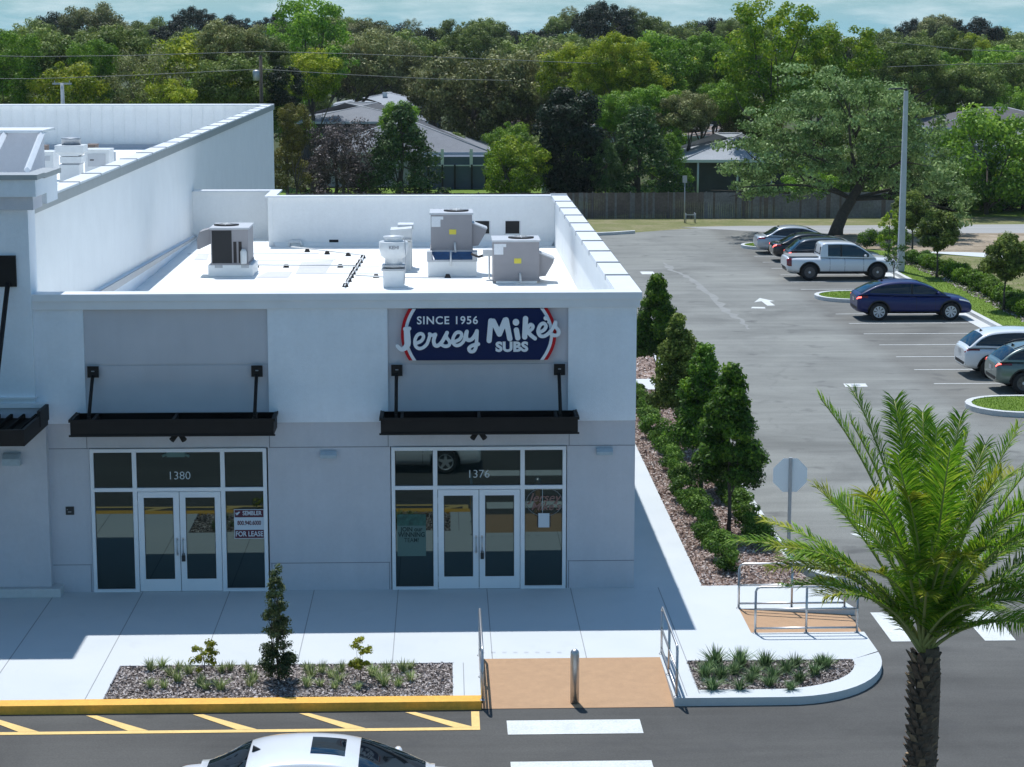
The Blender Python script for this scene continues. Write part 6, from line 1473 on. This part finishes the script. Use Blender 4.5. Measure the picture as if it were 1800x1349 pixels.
tipf(1672, 1000, -1.5, droop=.62, yellow=.75, ll=.30); tipf(1600, 985, -1.3, droop=.45, yellow=.2); tipf(1560, 1010, -1.4, droop=.4); tipf(1730, 960, -1.3, droop=.4); tipf(1500, 960, -1.5, droop=.35); tipf(1780, 1030, -1.1, droop=.35)
for a in [(1580, 1040, -1.6), (1700, 1060, -1.7), (1640, 930, -1.5), (1600, 880, -.4), (1690, 900, .4), (1350, 965, -.2), (1400, 975, .3), (1460, 1035, .9), (1385, 1040, .2), (1545, 940, .2), (1480, 1000, -1.0), (1770, 960, .4), (1815, 930, -.4)]: tipf(*a, droop=random.uniform(.2, .34), yellow=random.choice([0, .2, .3]), ll=.40)
for a in [(1850, 900, -1.0), (1890, 980, .8), (1820, 850, 1.2), (1840, 1020, -1.3), (1780, 880, -1.4), (1700, 860, 1.5), (1570, 900, 1.5), (1850, 1110, -.3), (1760, 1090, -1.6), (1450, 870, .6)]: tipf(*a, droop=random.uniform(.12, .3), yellow=random.choice([0, 0, .15]))
# =================================================================== TREES BEHIND
random.seed(77)
PR = {}
def proto(k, *a, **q): PR[k] = (make_tree(k.rsplit('_', 1)[0] if k[-1].isdigit() else k, *a, **q), a[0], a[1])
GRP = 'woodland trees behind the car park'
proto('oak_tree_1', 8, 10, 1.2, 105, 1.1, 19, .31, 'lf_oak', 'round', .35, seed=101, inner=.5)
proto('oak_tree_2', 8.5, 9, 1.2, 105, .95, 19, .29, 'lf_moss', 'round', .35, seed=102, inner=.4, drop=.8)
proto('oak_tree_3', 8, 11, 1.0, 120, .95, 20, .29, 'lf_green', 'round', .3, seed=103, inner=.45)
proto('tall_tree_1', 11, 7.5, 1.5, 110, .75, 22, .26, 'lf_bright', 'round', .28, seed=104, inner=.35)
proto('tall_tree_2', 9, 7.5, 1.2, 100, .8, 20, .26, 'lf_green', 'vase', .28, seed=105, inner=.35)
proto('cedar_tree', 9, 5.0, .9, 110, .8, 40, .22, 'lf_dark', 'column', .3, seed=106, inner=.5, drop=1.)
proto('bare_tree', 9, 7, 2.0, 90, .7, 16, .19, 'lf_brown', 'round', .22, seed=107, inner=.2)
proto('round_tree', 4.2, 4.6, .2, 85, .52, 52, .16, 'lf_bright', 'round', .14, seed=108, inner=.5)
proto('shrubby_tree', 5.2, 4.8, .1, 95, .58, 46, .17, 'lf_blue', 'cone', .14, seed=109, inner=.45)
used = set(); placed = []
def put(kind, px, ptop, wpx, Y, colour, lf, note=None, hscale=None, sub=''):
    """one tree: crown centre column and top of the crown on its own plane at depth Y"""
    r, H, Wd = PR[kind]; p = at(px, ptop, Y=Y); wm = wpx * (Y + 42) / 3640.; s_ = wm / (Wd * 1.08); h = max(1.5, p.z - GZ); D = h / s_ - H; sz = s_ if D > 0 else h / H
    if kind in used: o = dup(r, (0, 0, 0), material=lf)
    else:
        o = r; used.add(kind)
        for ch in r.children:
            if ch.name.startswith('crown'): ch.material_slots[0].link = 'OBJECT'; ch.material_slots[0].material = M[lf]
    o.location = (p.x, Y, GZ - .05 + max(0, D) * s_); o.rotation_euler = (0, 0, random.uniform(0, 6.28)); o.scale = (s_, s_, sz); o['group'] = GRP
    if D > 0:          # crown keeps its shape, the trunk reaches down to the ground
        for ch in o.children:
            if ch.name.startswith('trunk'): k_ = (H + D) / H; ch.scale = (1, 1, k_); ch.location = (0, 0, -D)
    colour = {'lf_oak': 'dark green', 'lf_moss': 'mossy olive', 'lf_green': 'mid green', 'lf_bright': 'bright green', 'lf_yellow': 'yellow green', 'lf_dark': 'blackish green', 'lf_blue': 'blue green', 'lf_brown': 'brown', 'lf_olive': 'rusty olive'}[lf]
    placed.append((o, px, Y, kind, colour, note, sub)); return o
# individually recognisable trees
put('round_tree', 902, 240, 132, 95, 'bright green', 'lf_bright', 'low round bright green tree just above the back parapet of the shop')
put('cedar_tree', 1002, 165, 125, 97, 'dark', 'lf_dark', 'black green cedar with dark trunk left of the board fence')
put('shrubby_tree', 1125, 190, 185, 98, 'blue green', 'lf_blue', 'broad blue green shrubby tree behind the left part of the board fence')
put('shrubby_tree', 1065, 245, 80, 96, 'blue green', 'lf_blue', 'smaller blue green bush at the left foot of the broad shrubby tree')
put('shrubby_tree', 1178, 235, 80, 99, 'green', 'lf_green', 'green bush against the left side of the light grey roofed house')
put('shrubby_tree', 705, 185, 165, 98, 'green', 'lf_blue', 'dense lower half of the green tree before the grey roofs'); put('tall_tree_2', 700, 182, 95, 99, 'green', 'lf_green', 'open green tree with pale lower leaves before the grey roofs')
put('bare_tree', 600, 205, 150, 97, 'brown', 'lf_brown', 'brown purple thinly leaved tree right of the large store')
put('shrubby_tree', 590, 225, 150, 100, 'brown', 'lf_brown', 'brown bushy undergrowth at the foot of the thinly leaved tree')
put('shrubby_tree', 505, 240, 90, 95, 'olive', 'lf_olive', 'olive undergrowth beside the far corner of the large store'); put('tall_tree_2', 518, 185, 80, 94, 'olive', 'lf_olive', 'rusty olive tree touching the corner of the large store')
put('tall_tree_2', 500, 120, 90, 104, 'dark', 'lf_dark', 'dark slender tree rising beside the transformer pole')
put('round_tree', 1740, 185, 230, 93, 'green', 'lf_green', 'vivid green tree at the right beside the road')
put('round_tree', 1830, 225, 190, 96, 'yellow green', 'lf_bright', 'vivid yellow green tree cut by the right edge')
put('tall_tree_1', 1360, -15, 190, 108, 'bright green', 'lf_bright', 'tallest bright green leafy tree right of centre reaching above the photo')
put('tall_tree_1', 1480, 30, 150, 110, 'bright green', 'lf_bright', 'bright leafy tree immediately right of the tallest one')
put('oak_tree_3', 1430, 90, 190, 112, 'green', 'lf_green', 'green tree behind the crown of the leaning oak')
put('tall_tree_1', 545, -18, 165, 150, 'mid green', 'lf_green', 'tall mid green tree rising above the skyline left of centre')
put('oak_tree_2', 830, 95, 190, 136, 'mossy', 'lf_moss', 'large mossy olive oak with hanging moss left of the cedar')
put('oak_tree_2', 935, 75, 200, 138, 'mossy', 'lf_moss', 'large mossy olive oak directly behind the cedar')
put('oak_tree_2', 765, 110, 120, 165, 'mossy', 'lf_moss', 'narrower mossy oak behind the open green tree')
put('oak_tree_2', 410, 35, 130, 112, 'mossy', 'lf_moss', None); put('bare_tree', 255, 80, 150, 104, 'grey brown', 'lf_moss', 'grey leafless looking tree behind the large store at left')
put('round_tree', 115, 110, 150, 104, 'yellow green', 'lf_yellow', 'yellow green tree around the crossarm pole at left'); put('round_tree', 330, 60, 190, 116, 'yellow green', 'lf_yellow', 'large yellow green tree above the large store')
put('round_tree', 545, 85, 110, 116, 'yellow green', 'lf_yellow', 'yellow green tree left of the grey roofs')
put('round_tree', 290, 140, 110, 103, 'yellow green', 'lf_yellow'); put('tall_tree_2', 20, 60, 120, 104, 'green', 'lf_green')
put('tall_tree_2', 165, 75, 110, 112, 'green', 'lf_green'); put('oak_tree_1', 60, 50, 180, 120, 'dark green', 'lf_oak')
put('oak_tree_1', 200, 45, 150, 125, 'dark green', 'lf_oak'); put('oak_tree_1', 410, 95, 150, 106, 'dark green', 'lf_oak')
put('oak_tree_1', 455, 60, 110, 122, 'dark green', 'lf_oak'); put('oak_tree_2', 625, 55, 150, 165, 'mossy', 'lf_moss'); put('oak_tree_2', 690, 70, 120, 200, 'mossy', 'lf_moss')
put('oak_tree_1', 640, 95, 130, 208, 'dark green', 'lf_oak')
for px, tp, w_ in ((1010, 75, 130), (1085, 60, 140), (1150, 55, 150), (1235, 60, 130), (1055, 100, 120), (1120, 105, 130), (1190, 100, 150), (1255, 110, 120)): put('oak_tree_3' if px % 2 else 'round_tree', px, tp, w_, random.uniform(118, 150), 'yellow green', random.choice(['lf_yellow', 'lf_green', 'lf_yellow']))
for px, tp, w_ in ((1090, 160, 110), (1150, 150, 110), (1210, 160, 110), (1280, 140, 120), (1320, 170, 110)): put('oak_tree_1', px, tp, w_, random.uniform(108, 116), 'olive', random.choice(['lf_green', 'lf_moss']))
for px, tp, w_, lf in ((1590, 70, 150, 'lf_oak'), (1650, 95, 130, 'lf_green'), (1700, 110, 130, 'lf_oak'), (1760, 80, 140, 'lf_green'), (1810, 95, 130, 'lf_oak'), (1560, 110, 110, 'lf_olive'), (1620, 150, 110, 'lf_oak'), (1700, 60, 90, 'lf_yellow'), (1655, 50, 150, 'lf_oak'), (1600, 190, 110, 'lf_oak'), (1660, 235, 90, 'lf_moss'), (1770, 150, 120, 'lf_green'), (1700, 150, 100, 'lf_green')):
    put(random.choice(['oak_tree_1', 'oak_tree_3']), px, tp, w_, random.uniform(145, 175) if tp > 60 else 190, {'lf_oak': 'dark green', 'lf_green': 'mid green', 'lf_olive': 'rusty olive', 'lf_moss': 'mossy', 'lf_yellow': 'yellow green'}[lf], lf)
# right end: dark undergrowth behind road and houses
for px, tp, w_ in ((1540, 250, 100), (1600, 270, 110), (1560, 200, 120), (1680, 300, 100), (1860, 150, 120), (1500, 180, 120), (1740, 300, 120), (1800, 310, 120), (1860, 290, 120), (1640, 320, 80)): put('shrubby_tree', px, tp, w_, 95 + random.uniform(0, 3), 'dark green', 'lf_dark' if tp > 280 else 'lf_oak')
for px, tp, w_ in ((1300, 250, 90), (1390, 260, 100), (1345, 210, 110), (1440, 230, 110)): put('round_tree', px, tp, w_, 116, 'dark green', 'lf_oak')
for px, tp, w_, Y_ in ((800, 235, 110, 128), (900, 215, 110, 130), (1070, 190, 120, 122), (960, 230, 100, 112), (1180, 205, 110, 124), (500, 130, 110, 118), (560, 150, 100, 170), (1010, 240, 100, 118), (1420, 290, 110, 96), (1480, 300, 100, 98), (1360, 295, 70, 113), (120, 140, 130, 112), (230, 150, 120, 110), (360, 140, 130, 112), (30, 130, 130, 108), (430, 145, 120, 110)): put(random.choice(['shrubby_tree', 'round_tree']), px, tp, w_, Y_, 'low dull green', random.choice(['lf_oak', 'lf_green', 'lf_green']))
# middle belt behind the houses
x_ = -60
while x_ < 1900:
    tp = 60 + random.uniform(-14, 22); put(random.choice(['oak_tree_1', 'oak_tree_3', 'oak_tree_2']), x_, tp, random.uniform(110, 160), 215 + random.uniform(-15, 15), 'dull green', random.choice(['lf_oak', 'lf_oak', 'lf_green', 'lf_moss'])); x_ += random.uniform(70, 95)
# far skyline
prof = [(-40, 32), (60, 40), (105, 28), (150, 14), (205, 38), (260, 36), (300, 40), (345, 20), (410, 36), (480, 34), (530, 30), (590, 30), (640, 36), (720, 48), (790, 42), (850, 40), (900, 50), (950, 62), (1000, 22), (1060, 6), (1110, 18), (1150, 36), (1200, 44), (1250, 40), (1300, 36), (1560, 62), (1610, 44), (1650, 34), (1710, 36), (1765, 46), (1810, 62), (1860, 70)]
for px, tp in prof: put(random.choice(['oak_tree_1', 'oak_tree_2', 'oak_tree_3']), px + random.uniform(-8, 8), tp + random.uniform(-9, 5), random.uniform(80, 120), 300 + random.uniform(-25, 40), 'hazy dark', random.choice(['lf_oak', 'lf_oak', 'lf_moss', 'lf_dark']))
for px, tp, w_ in ((1001, 10, 36), (1055, 4, 44), (1108, 10, 44), (725, 32, 40)): put('bare_tree', px, tp, w_, 290, 'leafless', 'lf_moss', 'thin airy treetop poking above the skyline, %s' % {1001: 'left of the highest point', 1055: 'at the highest point near the middle', 1108: 'right of the highest point', 725: 'above the pale grey hipped roof'}[px])
# labels for the rest, told apart by colour, depth and order from the left
grp = {}
for o, px, Y, kind, colour, note, sub in placed:
    if note: o['label'] = note; o['category'] = 'tree'; continue
    belt_ = 'near the houses' if Y < 128 else ('behind the houses' if Y < 200 else ('in the middle belt' if Y < 250 else 'on the far skyline'))
    grp.setdefault((colour, belt_), []).append((px, o))
for (colour, belt_), l_ in grp.items():
    for i, (px, o) in enumerate(sorted(l_, key=lambda q: q[0])):
        o['label'] = ('%s from the left of the %s trees %s' % (ORD[i], colour, belt_)) if len(l_) > 1 else 'the single %s tree %s' % (colour, belt_); o['category'] = 'tree'
# the leaning live oak by the car park
random.seed(5)
ok = thing('live_oak', (22.9, 78.6, GZ), 'wide live oak with leaning trunk shading the far car park corner', 'tree')
tb = MB()
P0 = [Vector(p) for p in ((0, 0, -.2), (.15, 0, .5), (.5, .1, 1.3), (1.0, .2, 2.1), (1.5, .2, 3.0), (1.9, .1, 4.2))]
tb.tube(P0, [.48, .38, .33, .30, .24, .16], 12)
tips = []
for (bx, by, bz) in ((-4.5, .5, 4.2), (-5.8, -1, 2.9), (-2.0, 1, 6.8), (.5, -1, 8.2), (3.0, 1, 7.0), (5.0, 0, 4.8), (6.0, 1, 3.0), (2.0, -2.5, 5.5), (-2.5, -2.2, 5.0), (4.0, -2, 2.8), (-1, 2.5, 6.0), (5.8, -1, 1.9)):
    j = P0[3] if bz < 4.5 else P0[4]; a_ = j; b2_ = Vector((bx, by, bz)); limb(tb, a_, b2_, .12, .035, .12, 6)
    for _ in range(4): c_ = b2_ + Vector((random.uniform(-1.6, 1.6), random.uniform(-1.4, 1.4), random.uniform(-.8, 1.))); limb(tb, a_.lerp(b2_, random.uniform(.5, .9)), c_, .06, .015, .12, 4)
tb.build('trunk', 'trunk', ok)
bl_ = []
def oakblob(n, cx0, cx1, cz0, cz1, r=.8, cyr=3.2):
    for _ in range(n): bl_.append(((random.uniform(cx0, cx1), random.uniform(-cyr, cyr), random.uniform(cz0, cz1)), (r * random.uniform(.7, 1.4), r * random.uniform(.8, 1.2), r * .5 * random.uniform(.7, 1.2)), random.uniform(.25, .85)))
oakblob(34, -4.5, 0, 3.8, 6.4); oakblob(15, -6.9, -4.0, 3.3, 5.4); oakblob(44, -1.5, 4.5, 4.6, 8.2); oakblob(24, -3.4, 3.6, 7.6, 9.9, .85); oakblob(14, -5.5, -2.0, 5.5, 7.6, .8); oakblob(12, 2.5, 5.5, 6, 8.2, .8); oakblob(34, 2.0, 6.5, 2.8, 6.0); oakblob(16, 4.5, 7.6, 1.8, 4.0, .75); oakblob(6, 5.5, 8.0, .8, 2.6, .65); oakblob(8, -6.2, -3.5, 2.6, 3.8, .6); oakblob(10, -2.5, 2.5, 3.2, 5.0, .7); oakblob(7, -6.2, -3.8, 1.9, 2.9, .55); oakblob(16, -1.2, 3.6, 2.9, 4.3, .6); oakblob(6, -2.8, -1.0, 2.2, 3.2, .6); oakblob(6, 3.0, 5.0, 1.4, 2.6, .6)
P, N, Sh = blobs_points(bl_, 36, .2, .6)
link('crown', leaf_mesh('crown', P, N, .19, 'lf_oak2', Sh + .05, aspect=.6), ok)
for o in bpy.data.objects:
    if o.type == 'MESH' and o.parent is None and 'kind' not in o and 'label' not in o: print('UNTAGGED', o.name)

# thin air between the camera and the far trees
hz = MB(); hz.box(-420, 420, -60, 460, -1.4, 32); ho = hz.build('haze', 'black'); tag(ho, kind='stuff')
hm = bpy.data.materials.new('haze_air'); hm.use_nodes = True; hn = hm.node_tree; hn.nodes.clear()
ou = hn.nodes.new('ShaderNodeOutputMaterial'); pv = hn.nodes.new('ShaderNodeVolumePrincipled'); pv.inputs['Density'].default_value = .0001; pv.inputs['Color'].default_value = (.88, .95, .97, 1)
hn.links.new(pv.outputs[0], ou.inputs['Volume']); ho.data.materials[0] = hm
